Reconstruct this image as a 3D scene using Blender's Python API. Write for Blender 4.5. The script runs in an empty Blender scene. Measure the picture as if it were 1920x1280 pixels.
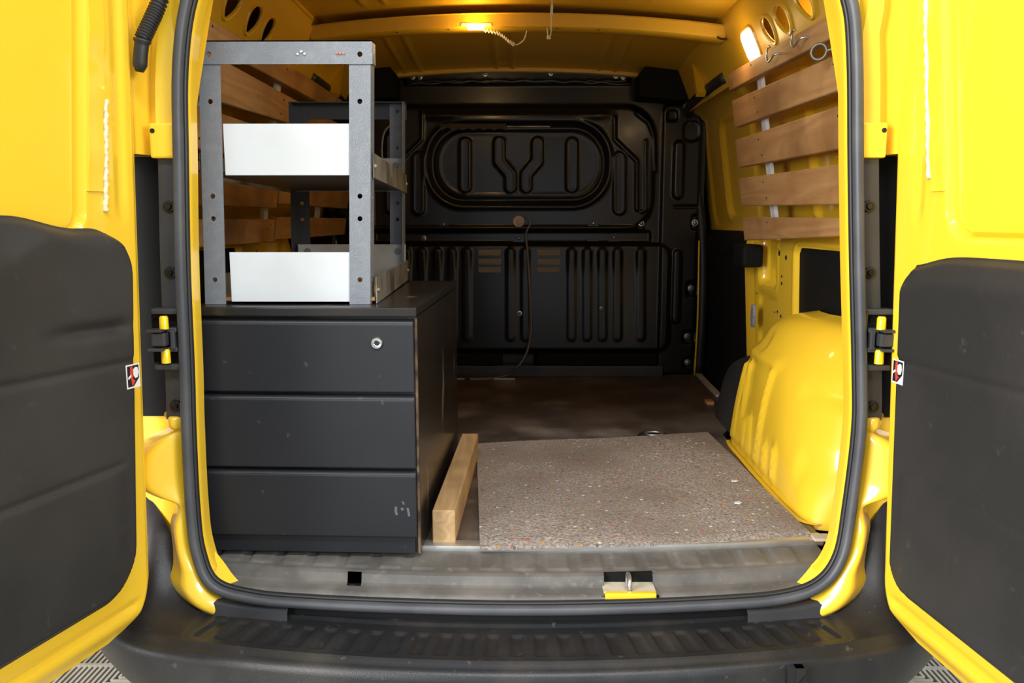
import bpy, bmesh, math, random
import numpy as np
from mathutils import Matrix, Vector
random.seed(7); np.random.seed(7)
scene = bpy.context.scene
COL = scene.collection
R = math.radians

# ------------------------------------------------------------------ camera
F = 1536.0                                  # focal length in pixels of the 1920 x 1280 frame (28.8 mm)
CAM = np.array([0.0, -1.38, 1.175]); PITCH = R(8.33); YAW = R(0.37)
cd = bpy.data.cameras.new('camera'); cd.sensor_width = 36.0; cd.lens = 28.8
cam = bpy.data.objects.new('camera', cd); COL.objects.link(cam)
cam.location = CAM; cam.rotation_euler = (math.pi/2 - PITCH, 0, YAW)
cd.clip_start = 0.02
scene.camera = cam

# ------------------------------------------------------------------ world, lights, exposure
scene.view_settings.view_transform = 'Standard'
scene.view_settings.look = 'None'
scene.view_settings.gamma = 1.0
scene.view_settings.use_curve_mapping = False
scene.view_settings.exposure = 0.0
w = bpy.data.worlds.new('workshop_light'); scene.world = w; w.use_nodes = True
w.node_tree.nodes['Background'].inputs[0].default_value = (0.80, 0.90, 1.0, 1)
w.node_tree.nodes['Background'].inputs[1].default_value = 0.62
def area(name, loc, target, sx, sy, power, color):
    l = bpy.data.lights.new(name, 'AREA'); l.shape = 'RECTANGLE'; l.size = sx; l.size_y = sy
    l.energy = power; l.color = color
    o = bpy.data.objects.new(name, l); COL.objects.link(o); o.location = loc
    o.rotation_euler = (Vector(target) - Vector(loc)).to_track_quat('-Z', 'Y').to_euler()
    return o
area('hall_gate_daylight', (-3.4, -3.2, 2.0), (0.6, 0.0, 1.0), 2.6, 2.6, 480, (1.0, 0.98, 0.96))
area('hall_window_daylight', (3.6, -3.4, 2.3), (-0.4, 0.0, 1.1), 1.6, 1.2, 170, (0.95, 0.98, 1.0))
area('hall_ceiling_tubes', (0.2, -2.4, 4.0), (0.0, 0.0, 0.6), 3.0, 0.5, 130, (0.95, 0.98, 1.0))

# ------------------------------------------------------------------ pixel -> place helpers (a depth plane always comes from the van itself)
def ray(px, py):
    a = (px-960)/F; b = (640-py)/F
    d = (a, math.cos(PITCH)+b*math.sin(PITCH), b*math.cos(PITCH)-math.sin(PITCH))
    c, s = math.cos(YAW), math.sin(YAW)
    return np.array([d[0]*c-d[1]*s, d[0]*s+d[1]*c, d[2]])
def onX(px, py, X): d = ray(px, py); return CAM + d*((X-CAM[0])/d[0])
def onY(px, py, Y): d = ray(px, py); return CAM + d*((Y-CAM[1])/d[1])
def onZ(px, py, Z): d = ray(px, py); return CAM + d*((Z-CAM[2])/d[2])

# ------------------------------------------------------------------ mesh helpers
def link(name, me, mats, parent=None, smooth=False, sharp=None):
    o = bpy.data.objects.new(name, me); COL.objects.link(o)
    for m in (mats if isinstance(mats, (list, tuple)) else [mats]): me.materials.append(m)
    if parent is not None:
        o.parent = parent; par_fix(o, parent)
    if smooth:
        me.polygons.foreach_set('use_smooth', [True]*len(me.polygons))
        if sharp: me.set_sharp_from_angle(angle=R(sharp))
    return o
def par_fix(o, parent):                       # meshes are written in place; keep them there below an Empty
    if parent.type == 'EMPTY' and parent.get('local') is None:
        o.location = -parent.location
def pyd(name, V, Fc, mats, parent=None, smooth=False, sharp=None, idx=None):
    me = bpy.data.meshes.new(name)
    me.from_pydata([tuple(map(float, v)) for v in V], [], [tuple(f) for f in Fc])
    if idx is not None: me.polygons.foreach_set('material_index', idx)
    bm = bmesh.new(); bm.from_mesh(me); bmesh.ops.recalc_face_normals(bm, faces=bm.faces); bm.to_mesh(me); bm.free()
    return link(name, me, mats, parent, smooth, sharp)
def thing(name, loc, label, cat, group=None, rotz=0.0, local=False):
    o = bpy.data.objects.new(name, None); COL.objects.link(o); o.empty_display_size = .05
    o.location = loc; o.rotation_euler = (0, 0, rotz)
    o['label'] = label; o['category'] = cat
    if group: o['group'] = group
    if local: o['local'] = 1
    return o
def tag(o, label, cat, group=None):
    o['label'] = label; o['category'] = cat
    if group: o['group'] = group
    return o
class MB:
    """collects shapes that make ONE part"""
    def __init__(s): s.V = []; s.F = []; s.I = []; s.m = 0
    def add(s, V, Fc):
        b = len(s.V); s.V += [tuple(map(float, v)) for v in V]
        for f in Fc: s.F.append([i+b for i in f]); s.I.append(s.m)
        return s
    def box(s, x0, x1, y0, y1, z0, z1, bv=0.0):
        bm = bmesh.new(); bmesh.ops.create_cube(bm, size=1.0)
        for v in bm.verts:
            v.co = ((x0+x1)/2+v.co.x*(x1-x0), (y0+y1)/2+v.co.y*(y1-y0), (z0+z1)/2+v.co.z*(z1-z0))
        if bv: bmesh.ops.bevel(bm, geom=bm.edges[:], offset=bv, segments=2, affect='EDGES', profile=.6)
        bm.verts.index_update()
        s.add([v.co[:] for v in bm.verts], [[v.index for v in f.verts] for f in bm.faces]); bm.free(); return s
    def prism(s, pts, fmap, t0, t1):
        """2D outline swept from t0 to t1; fmap(a,b,t)->xyz"""
        n = len(pts)
        s.add([fmap(a, b, t0) for a, b in pts]+[fmap(a, b, t1) for a, b in pts],
              [list(range(n))[::-1], list(range(n, 2*n))]+[[i, (i+1) % n, (i+1) % n+n, i+n] for i in range(n)]); return s
    def tube(s, path, rad, sides=10, closed=False, cap=True, flat=None):
        P = [np.array(p, float) for p in path]; n = len(P)
        rr = rad if hasattr(rad, '__len__') else [rad]*n
        T = []
        for i in range(n):
            a = P[(i-1) % n] if (closed or i > 0) else P[i]; b = P[(i+1) % n] if (closed or i < n-1) else P[i]
            t = b-a; T.append(t/(np.linalg.norm(t)+1e-12))
        up = np.array([0, 0, 1.]) if abs(T[0][2]) < .9 else np.array([1., 0, 0])
        N = np.cross(T[0], up); N /= np.linalg.norm(N); V = []
        for i in range(n):
            N = N - T[i]*np.dot(N, T[i]); N /= np.linalg.norm(N); B = np.cross(T[i], N)
            for k in range(sides):
                a = 2*math.pi*k/sides
                V.append(P[i]+(N*math.cos(a)+B*math.sin(a))*rr[i])
        Fc = []
        for i in range(n if closed else n-1):
            j = (i+1) % n
            for k in range(sides): Fc.append([i*sides+k, i*sides+(k+1) % sides, j*sides+(k+1) % sides, j*sides+k])
        if cap and not closed: Fc += [list(range(sides))[::-1], [(n-1)*sides+k for k in range(sides)]]
        return s.add(V, Fc)
    def sheet(s, G, skip=None):
        """G: (nu,nv,3) grid"""
        nu, nv = G.shape[:2]; V = G.reshape(-1, 3); Fc = []
        for i in range(nu-1):
            for j in range(nv-1):
                if skip is not None and skip[i, j]: continue
                Fc.append([i*nv+j, (i+1)*nv+j, (i+1)*nv+j+1, i*nv+j+1])
        return s.add(V, Fc)
    def lathe(s, prof, c, axis='y', n=20):
        V = []; Fc = []; m = len(prof)
        for i in range(n):
            a = 2*math.pi*i/n
            for r, h in prof:
                p = (r*math.cos(a), r*math.sin(a), h)
                if axis == 'y': p = (p[0], -p[2], p[1])
                if axis == 'x': p = (-p[2], p[0], p[1])
                if axis == '+x': p = (p[2], p[0], p[1])
                V.append(np.array(p)+np.array(c))
        for i in range(n):
            j = (i+1) % n
            for k in range(m-1): Fc.append([i*m+k, j*m+k, j*m+k+1, i*m+k+1])
        return s.add(V, Fc)
    def build(s, name, mats, parent=None, smooth=False, sharp=None):
        return pyd(name, s.V, s.F, mats, parent, smooth, sharp, s.I)
def cat(P, per=8, closed=False):
    """Catmull-Rom resample of a polyline"""
    P = [np.array(p, float) for p in P]; n = len(P); out = []
    for i in range(n if closed else n-1):
        p0 = P[(i-1) % n] if closed or i > 0 else 2*P[0]-P[1]
        p1 = P[i]; p2 = P[(i+1) % n]
        p3 = P[(i+2) % n] if closed or i+2 < n else 2*P[-1]-P[-2]
        for k in range(per):
            t = k/per
            out.append(.5*((2*p1)+(-p0+p2)*t+(2*p0-5*p1+4*p2-p3)*t*t+(-p0+3*p1-3*p2+p3)*t**3))
    if not closed: out.append(P[-1])
    return out
def cat2(C, pu, pv):
    C = np.array(C, float)
    A = np.array([cat(list(r), pv) for r in C])
    return np.array([cat(list(A[:, j]), pu) for j in range(A.shape[1])]).transpose(1, 0, 2)
def sst(a, b, x):
    t = np.clip((x-a)/(b-a), 0, 1); return t*t*(3-2*t)
def rbox(x, y, cx, cy, hx, hy, r):
    qx = np.abs(x-cx)-hx+r; qy = np.abs(y-cy)-hy+r
    return np.hypot(np.maximum(qx, 0), np.maximum(qy, 0))+np.minimum(np.maximum(qx, qy), 0)-r
def chain(x, y, pts):
    d = np.full(np.shape(x), 9.0)
    for (ax, ay), (bx, by) in zip(pts[:-1], pts[1:]):
        ux, uy = bx-ax, by-ay; L = ux*ux+uy*uy+1e-12
        t = np.clip(((x-ax)*ux+(y-ay)*uy)/L, 0, 1)
        d = np.minimum(d, np.hypot(x-ax-t*ux, y-ay-t*uy))
    return d
def plate(outer, holes, fmap, thick, name, mat, parent, rim=0.0):
    """flat sheet with real holes, mapped to its place by fmap(a,b,n)"""
    bm = bmesh.new(); edges = []
    for loop in [outer]+holes:
        vs = [bm.verts.new((a, b, 0)) for a, b in loop]
        edges += [bm.edges.new((vs[i], vs[(i+1) % len(vs)])) for i in range(len(vs))]
    bmesh.ops.triangle_fill(bm, use_beauty=True, use_dissolve=False, edges=edges)
    bm.verts.index_update()
    V2 = [(v.co.x, v.co.y) for v in bm.verts]; T = [[v.index for v in f.verts] for f in bm.faces]; bm.free()
    n = len(V2); mb = MB()
    mb.add([fmap(a, b, 0) for a, b in V2]+[fmap(a, b, -thick) for a, b in V2], T+[[i+n for i in t[::-1]] for t in T])
    k = 0
    for loop in [outer]+holes:
        m = len(loop)
        mb.F += [[k+i, k+(i+1) % m, k+(i+1) % m+n, k+i+n] for i in range(m)]; mb.I += [0]*m
        k += m
    for loop in holes:
        if rim: mb.tube([fmap(a, b, 0) for a, b in loop], rim, 6, closed=True)
    return mb.build(name, mat, parent)
def circ(cx, cy, r, n=12, ry=None): return [(cx+r*math.cos(2*math.pi*i/n), cy+(ry or r)*math.sin(2*math.pi*i/n)) for i in range(n)]
def rrect(x0, x1, y0, y1, r, n=5):
    out = []
    for cx, cy, a0 in ((x1-r, y1-r, 0), (x0+r, y1-r, 90), (x0+r, y0+r, 180), (x1-r, y0+r, 270)):
        for i in range(n+1):
            a = R(a0+90*i/n); out.append((cx+r*math.cos(a), cy+r*math.sin(a)))
    return out

# ------------------------------------------------------------------ materials
def mat(name, col, rough=.5, metal=0.0, coat=0.0, bump=0.0, bscale=200, var=None, vscale=6, vdet=4, vlo=.45, vhi=.7,
        spec=.5, emit=None, estr=0.0, stretch=None, dust=None, dscale=3, dlo=.5, dhi=.75, coatr=.05, sheen=0):
    m = bpy.data.materials.new(name); m.use_nodes = True; nt = m.node_tree; N = nt.nodes; L = nt.links
    b = N['Principled BSDF']; b.inputs['Base Color'].default_value = (*col, 1)
    b.inputs['Roughness'].default_value = rough; b.inputs['Metallic'].default_value = metal
    b.inputs['Coat Weight'].default_value = coat; b.inputs['Coat Roughness'].default_value = coatr
    b.inputs['Specular IOR Level'].default_value = spec
    b.inputs['Sheen Weight'].default_value = sheen
    tc = N.new('ShaderNodeTexCoord'); src = tc.outputs['Object']
    if stretch:
        mp = N.new('ShaderNodeMapping'); mp.inputs['Scale'].default_value = stretch; L.new(src, mp.inputs[0]); src = mp.outputs[0]
    last = None
    def layer(base, c2, sc, det, lo, hi):
        nz = N.new('ShaderNodeTexNoise'); nz.inputs['Scale'].default_value = sc; nz.inputs['Detail'].default_value = det
        L.new(src, nz.inputs['Vector'])
        rp = N.new('ShaderNodeMapRange'); rp.inputs[1].default_value = lo; rp.inputs[2].default_value = hi
        L.new(nz.outputs[0], rp.inputs[0])
        mx = N.new('ShaderNodeMix'); mx.data_type = 'RGBA'
        L.new(rp.outputs[0], mx.inputs[0])
        if base is None: mx.inputs[6].default_value = (*col, 1)
        else: L.new(base, mx.inputs[6])
        mx.inputs[7].default_value = (*c2, 1); return mx.outputs[2]
    if var: last = layer(last, var, vscale, vdet, vlo, vhi)
    if dust: last = layer(last, dust, dscale, 8, dlo, dhi)
    if last is not None: L.new(last, b.inputs['Base Color'])
    if bump:
        nz = N.new('ShaderNodeTexNoise'); nz.inputs['Scale'].default_value = bscale; nz.inputs['Detail'].default_value = 3
        L.new(src, nz.inputs['Vector'])
        bp = N.new('ShaderNodeBump'); bp.inputs['Strength'].default_value = bump; bp.inputs['Distance'].default_value = .002
        L.new(nz.outputs[0], bp.inputs['Height']); L.new(bp.outputs[0], b.inputs['Normal'])
    if emit:
        b.inputs['Emission Color'].default_value = (*emit, 1); b.inputs['Emission Strength'].default_value = estr
    m['b'] = 1
    return m
def wood(name, c1, c2, axis, ring=9.0, rough=.55):
    m = bpy.data.materials.new(name); m.use_nodes = True; nt = m.node_tree; N = nt.nodes; L = nt.links; b = N['Principled BSDF']
    b.inputs['Roughness'].default_value = rough
    tc = N.new('ShaderNodeTexCoord'); oi = N.new('ShaderNodeObjectInfo')
    ad = N.new('ShaderNodeVectorMath'); ad.operation = 'MULTIPLY_ADD'
    ad.inputs[1].default_value = (1, 1, 1)
    sc = N.new('ShaderNodeVectorMath'); sc.operation = 'SCALE'; sc.inputs[0].default_value = (7, 13, 5); L.new(oi.outputs['Random'], sc.inputs[3])
    L.new(tc.outputs['Object'], ad.inputs[0]); L.new(sc.outputs[0], ad.inputs[2])
    mp = N.new('ShaderNodeMapping'); s = [1.0, 1.0, 1.0]; s[axis] = .09; mp.inputs['Scale'].default_value = s
    L.new(ad.outputs[0], mp.inputs[0])
    n1 = N.new('ShaderNodeTexNoise'); n1.inputs['Scale'].default_value = ring; n1.inputs['Detail'].default_value = 2; L.new(mp.outputs[0], n1.inputs['Vector'])
    mu = N.new('ShaderNodeMath'); mu.operation = 'MULTIPLY'; mu.inputs[1].default_value = 9.0; L.new(n1.outputs[0], mu.inputs[0])
    fr = N.new('ShaderNodeMath'); fr.operation = 'PINGPONG'; fr.inputs[1].default_value = .5; L.new(mu.outputs[0], fr.inputs[0])
    n2 = N.new('ShaderNodeTexNoise'); n2.inputs['Scale'].default_value = 160; n2.inputs['Detail'].default_value = 4; L.new(mp.outputs[0], n2.inputs['Vector'])
    a2 = N.new('ShaderNodeMath'); a2.operation = 'MULTIPLY_ADD'; a2.inputs[1].default_value = .5; L.new(n2.outputs[0], a2.inputs[0]); L.new(fr.outputs[0], a2.inputs[2])
    rp = N.new('ShaderNodeMapRange'); rp.inputs[1].default_value = .2; rp.inputs[2].default_value = .85; L.new(a2.outputs[0], rp.inputs[0])
    mx = N.new('ShaderNodeMix'); mx.data_type = 'RGBA'; mx.inputs[6].default_value = (*c1, 1); mx.inputs[7].default_value = (*c2, 1)
    L.new(rp.outputs[0], mx.inputs[0])
    n3 = N.new('ShaderNodeTexNoise'); n3.inputs['Scale'].default_value = 5; n3.inputs['Detail'].default_value = 3; L.new(ad.outputs[0], n3.inputs['Vector'])
    r3 = N.new('ShaderNodeMapRange'); r3.inputs[1].default_value = .5; r3.inputs[2].default_value = .8; L.new(n3.outputs[0], r3.inputs[0])
    m2 = N.new('ShaderNodeMix'); m2.data_type = 'RGBA'; L.new(r3.outputs[0], m2.inputs[0]); L.new(mx.outputs[2], m2.inputs[6]); m2.inputs[7].default_value = (c2[0]*.55, c2[1]*.5, c2[2]*.45, 1)
    L.new(m2.outputs[2], b.inputs['Base Color'])
    bp = N.new('ShaderNodeBump'); bp.inputs['Strength'].default_value = .15; bp.inputs['Distance'].default_value = .001
    L.new(a2.outputs[0], bp.inputs['Height']); L.new(bp.outputs[0], b.inputs['Normal'])
    return m
def felt_mat():
    m = bpy.data.materials.new('felt'); m.use_nodes = True; nt = m.node_tree; N = nt.nodes; L = nt.links; b = N['Principled BSDF']
    b.inputs['Roughness'].default_value = 1; b.inputs['Specular IOR Level'].default_value = .1
    tc = N.new('ShaderNodeTexCoord')
    def noise(sc, det=3):
        n = N.new('ShaderNodeTexNoise'); n.inputs['Scale'].default_value = sc; n.inputs['Detail'].default_value = det; L.new(tc.outputs['Object'], n.inputs['Vector']); return n.outputs[0]
    def mix(fac, a, c):
        x = N.new('ShaderNodeMix'); x.data_type = 'RGBA'; L.new(fac, x.inputs[0])
        if isinstance(a, tuple): x.inputs[6].default_value = (*a, 1)
        else: L.new(a, x.inputs[6])
        if isinstance(c, tuple): x.inputs[7].default_value = (*c, 1)
        else: L.new(c, x.inputs[7])
        return x.outputs[2]
    def rng(v, lo, hi):
        r = N.new('ShaderNodeMapRange'); r.inputs[1].default_value = lo; r.inputs[2].default_value = hi; L.new(v, r.inputs[0]); return r.outputs[0]
    fib = noise(190, 5)
    c = mix(rng(fib, .3, .7), (.135, .115, .10), (.48, .415, .365))
    c = mix(rng(noise(45, 4), .52, .75), c, (.26, .22, .19))
    c = mix(rng(noise(3.2, 6), .42, .72), c, (.20, .16, .125))
    for seed, colr, th in ((0.0, (.42, .10, .09), .962), (3.3, (.5, .25, .05), .972), (7.7, (.13, .12, .13), .975), (11.0, (.62, .57, .5), .965)):
        vo = N.new('ShaderNodeTexVoronoi'); vo.inputs['Scale'].default_value = 95
        of = N.new('ShaderNodeMapping'); of.inputs['Location'].default_value = (seed, seed*1.7, 0); L.new(tc.outputs['Object'], of.inputs[0]); L.new(of.outputs[0], vo.inputs['Vector'])
        sp = N.new('ShaderNodeSeparateColor'); L.new(vo.outputs['Color'], sp.inputs[0])
        gt = N.new('ShaderNodeMath'); gt.operation = 'GREATER_THAN'; gt.inputs[1].default_value = th; L.new(sp.outputs[0], gt.inputs[0])
        lt = N.new('ShaderNodeMath'); lt.operation = 'LESS_THAN'; lt.inputs[1].default_value = .35; L.new(vo.outputs['Distance'], lt.inputs[0])
        mm = N.new('ShaderNodeMath'); mm.operation = 'MULTIPLY'; L.new(gt.outputs[0], mm.inputs[0]); L.new(lt.outputs[0], mm.inputs[1])
        c = mix(mm.outputs[0], c, colr)
    L.new(c, b.inputs['Base Color'])
    bp = N.new('ShaderNodeBump'); bp.inputs['Strength'].default_value = .8; bp.inputs['Distance'].default_value = .004
    L.new(fib, bp.inputs['Height']); L.new(bp.outputs[0], b.inputs['Normal'])
    return m
def deck_mat():
    m = mat('deck_board', (.060, .044, .035), rough=.42, var=(.115, .09, .072), vscale=6, vdet=8, vlo=.44, vhi=.62, dust=(.22, .19, .165), dscale=4.5, dlo=.56, dhi=.74)
    nt = m.node_tree; N = nt.nodes; L = nt.links; b = N['Principled BSDF']
    tc = N.new('ShaderNodeTexCoord'); ck = N.new('ShaderNodeTexVoronoi'); ck.inputs['Scale'].default_value = 170; ck.inputs['Randomness'].default_value = 0
    L.new(tc.outputs['Object'], ck.inputs['Vector'])
    bp = N.new('ShaderNodeBump'); bp.inputs['Strength'].default_value = .5; bp.inputs['Distance'].default_value = .001
    L.new(ck.outputs['Distance'], bp.inputs['Height']); L.new(bp.outputs[0], b.inputs['Normal'])
    return m
M = {}
M['louvre'] = mat('lit_black_steel', (.22, .215, .21), rough=.34)  # black steel, base colour lightened for the light the fins catch
M['yellow'] = mat('yellow_paint', (.88, .56, .030), rough=.32, coat=.7, coatr=.06, spec=.4)
M['shade_yellow'] = mat('shaded_yellow_paint', (.62, .37, .020), rough=.42, coat=.25, coatr=.2, spec=.35)  # darker, duller copy of the yellow paint; interior shade is in the colour
M['sealant'] = mat('seam_sealant', (.78, .66, .42), rough=.6)
M['plastic'] = mat('black_trim_plastic', (.020, .0195, .019), rough=.52, spec=.4, bump=.25, bscale=700, var=(.038, .036, .034), vscale=3, vdet=9, vlo=.45, vhi=.75, dust=(.07, .066, .06), dscale=45, dlo=.66, dhi=.88)
M['bumper'] = mat('bumper_plastic', (.014, .0145, .016), rough=.36, spec=.42, bump=.2, bscale=600, var=(.034, .031, .028), vscale=9, vdet=8, vlo=.45, vhi=.75, dust=(.10, .09, .08), dscale=60, dlo=.66, dhi=.85)
M['sill'] = mat('sill_plastic', (.095, .090, .083), rough=.5, bump=.25, bscale=500, var=(.17, .158, .142), vscale=14, vdet=8, vlo=.38, vhi=.7, dust=(.21, .20, .18), dscale=70, dlo=.60, dhi=.85)
M['steelblack'] = mat('black_painted_steel', (.005, .005, .005), rough=.30, coat=.12, coatr=.12, var=(.009, .0085, .008), vscale=5, vdet=6, vlo=.45, vhi=.8, spec=.48)
M['flatblack'] = mat('matt_black_board', (.008, .008, .008), rough=.7, spec=.12)
M['rubber'] = mat('door_rubber', (.045, .048, .055), rough=.48, var=(.07, .072, .078), vscale=12, vlo=.4, vhi=.7)
M['rubberdark'] = mat('dark_rubber', (.015, .015, .016), rough=.5)
M['satin'] = mat('charcoal_satin', (.035, .036, .040), rough=.38, var=(.05, .05, .054), vscale=8)
M['cab'] = mat('charcoal_lacquer', (.013, .014, .0175), rough=.46, spec=.36, var=(.018, .019, .023), vscale=3, vdet=5, dust=(.11, .11, .115), dscale=38, dlo=.70, dhi=.86, bump=.05, bscale=900)
M['cabside'] = mat('scuffed_lacquer', (.014, .013, .012), rough=.24, var=(.026, .021, .017), vscale=4, vdet=6, dust=(.30, .27, .23), dscale=11, dlo=.62, dhi=.80, stretch=(1, 1, .3))
M['chip'] = mat('bare_chipboard_edge', (.16, .10, .055), rough=.8, var=(.04, .03, .025), vscale=30, vlo=.45, vhi=.6)
M['hammer'] = mat('grey_hammertone', (.20, .218, .245), rough=.36, metal=.15, bump=.35, bscale=330, var=(.23, .248, .272), vscale=60)
M['hammerdark'] = mat('dark_grey_steel', (.055, .062, .075), rough=.4, metal=.2, bump=.2, bscale=330)
M['white'] = mat('white_board', (.62, .655, .675), rough=.42, var=(.56, .58, .58), vscale=7, vdet=6, vlo=.5, vhi=.8)
M['galv'] = mat('dirty_galvanised', (.30, .30, .27), rough=.45, metal=.5, var=(.12, .11, .085), vscale=14, vdet=6, vlo=.4, vhi=.65)
M['greyboard'] = mat('pale_grey_tray', (.48, .50, .49), rough=.5, var=(.36, .36, .33), vscale=12, vdet=5)
M['ply'] = mat('plywood', (.45, .24, .08), rough=.6, var=(.33, .17, .06), vscale=9)
M['slat'] = wood('larch_slat', (.42, .235, .092), (.32, .160, .058), 1)
M['pale'] = wood('pale_timber', (.54, .355, .175), (.42, .26, .115), 1, ring=14, rough=.65)
M['alu'] = mat('aluminium', (.62, .62, .60), rough=.38, metal=.85, var=(.5, .5, .48), vscale=20)
M['zinc'] = mat('zinc', (.50, .52, .54), rough=.32, metal=.9, var=(.38, .4, .42), vscale=50)
M['chrome'] = mat('chrome', (.78, .79, .80), rough=.14, metal=1.0)
M['upright'] = mat('white_metal_upright', (.55, .56, .58), rough=.5, var=(.42, .43, .45), vscale=30)
M['hole'] = mat('dark_cavity', (.006, .006, .006), rough=.9)
M['felt'] = felt_mat()
M['deck'] = deck_mat()
M['tile'] = mat('floor_tile_plastic', (.40, .37, .31), rough=.55, var=(.30, .27, .215), vscale=3, vdet=5, dust=(.22, .19, .14), dscale=11, dlo=.5, dhi=.8)
M['ground'] = mat('dark_screed', (.05, .048, .045), rough=.9)
M['hall'] = mat('grey_screed', (.27, .26, .24), rough=.85, var=(.2, .19, .18), vscale=2)
M['cable'] = mat('grey_cable', (.16, .145, .165), rough=.45)
M['whitecord'] = mat('white_cord', (.62, .60, .56), rough=.5)
M['clear'] = mat('cream_plastic', (.70, .62, .44), rough=.35)
M['lens'] = mat('lamp_lens', (1, .9, .7), rough=.3, emit=(1.0, .80, .46), estr=14)
M['bulb'] = mat('lamp_bulb', (1, .8, .4), rough=.3, emit=(1.0, .62, .16), estr=55)
M['red'] = mat('sticker_red', (.62, .05, .03), rough=.4)
M['stwhite'] = mat('sticker_white', (.72, .73, .73), rough=.4)
M['stblack'] = mat('sticker_black', (.012, .012, .014), rough=.4)
M['pin'] = mat('yellow_hinge_pin', (.86, .58, .01), rough=.35, coat=.4)
M['chalk'] = mat('chalky_scuff', (.10, .103, .108), rough=.8)
M['cream'] = mat('dusty_cream', (.52, .46, .34), rough=.8, var=(.36, .32, .25), vscale=40)
M['greydot'] = mat('grey_foil', (.20, .21, .24), rough=.5, var=(.30, .31, .34), vscale=90)

# ================================================================== SETTING: workshop floor of slotted tiles
mb = MB(); mb.box(-7, 7, -6, 7, -.10, -.022)
ground = mb.build('floor', M['hall']); ground['kind'] = 'structure'
TS = .40
def tile_mesh():
    mb = MB(); h = TS/2; p = .0143; rw = .0075; z0, z1 = -.022, 0.0
    mb.box(-h, h, -h, -h+.008, z0, z1); mb.box(-h, h, h-.008, h, z0, z1)
    mb.box(-h, -h+.008, -h+.008, h-.008, z0, z1); mb.box(h-.008, h, -h+.008, h-.008, z0, z1)
    n = int(h/p)
    for k in range(-n+1, n):
        c = k*p; L = abs(c)
        if h-.008-L < .012: continue
        mb.box(c-rw/2, c+rw/2, -h+.008, -L, z0, z1); mb.box(c-rw/2, c+rw/2, L, h-.008, z0, z1)
        mb.box(-h+.008, -L, c-rw/2, c+rw/2, z0, z1-.001); mb.box(L, h-.008, c-rw/2, c+rw/2, z0, z1-.001)
    return mb
t0 = tile_mesh().build('floor_tile', M['tile'], ground)
first = True
for ix in range(-5, 6):
    for iy in range(-4, 6):
        if abs(ix) <= 1 and iy >= 0: continue            # under the van's belly
        o = t0 if first else t0.copy()
        if not first: COL.objects.link(o)
        first = False
        o.location = (-1.05+TS*2.625+ix*TS if False else ix*TS+.02, iy*TS+.06, 0)
        o.parent = ground

# ================================================================== VAN
van = thing('cargo_van', (0, 1.0, 0), 'yellow panel van seen through its open rear doors, with black trim and bulkhead', 'van')
def vp(mb, name, m, parent=van, **k): return mb.build(name, m, parent, **k)

# ---- seal path of the rear opening (x, y, z), right half then left half
RS = [(0, -.040, .515), (.2, -.034, .516), (.36, -.024, .519), (.465, -.015, .525), (.53, -.009, .546), (.565, -.005, .595), (.578, 0, .68), (.586, 0, .82),
      (.581, 0, .92), (.566, 0, 1.1), (.553, 0, 1.275), (.543, .004, 1.44), (.530, .01, 1.53), (.49, .02, 1.61), (.42, .03, 1.66), (.2, .038, 1.686), (0, .04, 1.69)]
LS = [(-.2, .038, 1.686), (-.42, .03, 1.66), (-.49, .02, 1.61), (-.528, .01, 1.53), (-.547, .004, 1.42), (-.553, 0, 1.275), (-.560, 0, 1.1), (-.563, 0, .92), (-.566, 0, .82),
      (-.567, 0, .68), (-.560, -.004, .60), (-.535, -.008, .543), (-.465, -.015, .523), (-.36, -.024, .518), (-.2, -.034, .516)]
SEAL = [np.array(p) for p in cat(RS+LS, 6, closed=True)]
ctr = np.array([0, 0, 1.05])
def inward(i):
    n = len(SEAL); t = SEAL[(i+1) % n]-SEAL[(i-1) % n]; t /= np.linalg.norm(t)
    v = np.cross(t, np.array([0, 1., 0])); v /= np.linalg.norm(v)
    if np.dot(v, ctr-SEAL[i]) < 0: v = -v
    return v
INW = [inward(i) for i in range(len(SEAL))]
def ribbon(offs, rng=None):
    """offs: list of (inward, dy, fn) -> closed loft along the seal path"""
    n = len(SEAL); G = np.zeros((n+1, len(offs), 3))
    for i in range(n+1):
        k = i % n
        for j, (a, dy) in enumerate(offs): G[i, j] = SEAL[k]+INW[k]*a+np.array([0, dy, 0])
    return G
prof = [(.0090*math.cos(a)-.003, -.010+.0105*math.sin(a)) for a in np.linspace(0, 2*math.pi, 15)]
mb = MB(); mb.sheet(ribbon(prof)); s_o = vp(mb, 'door_seal', M['rubber'], smooth=True)
prof = [(.0070+.0034*math.cos(a), -.002+.006*math.sin(a)) for a in np.linspace(0, 2*math.pi, 11)]
mb = MB(); mb.sheet(ribbon(prof)); mb.build('seal_lip', M['rubberdark'], s_o, smooth=True)

# ---- inner jamb (yellow return behind the seal), sides and top only
def jamb(sel, name):
    idx = [i for i in range(len(SEAL)) if sel(SEAL[i])]
    # longest contiguous run with wrap
    runs = []; cur = [idx[0]]
    for a, b in zip(idx[:-1], idx[1:]):
        if b == a+1: cur.append(b)
        else: runs.append(cur); cur = [b]
    runs.append(cur); run = max(runs, key=len)
    prof = [(-.012, .006), (.006, .003), (.0085, .006), (.0092, .018), (.0085, .042), (.003, .048), (-.03, .060), (-.085, .085)]
    G = np.array([[SEAL[i]+INW[i]*a+np.array([0, dy, 0]) for a, dy in prof] for i in run])
    mb = MB(); mb.sheet(G); return vp(mb, name, M['yellow'], smooth=True, sharp=40)
jamb(lambda p: p[2] > .552, 'door_jamb')
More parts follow.
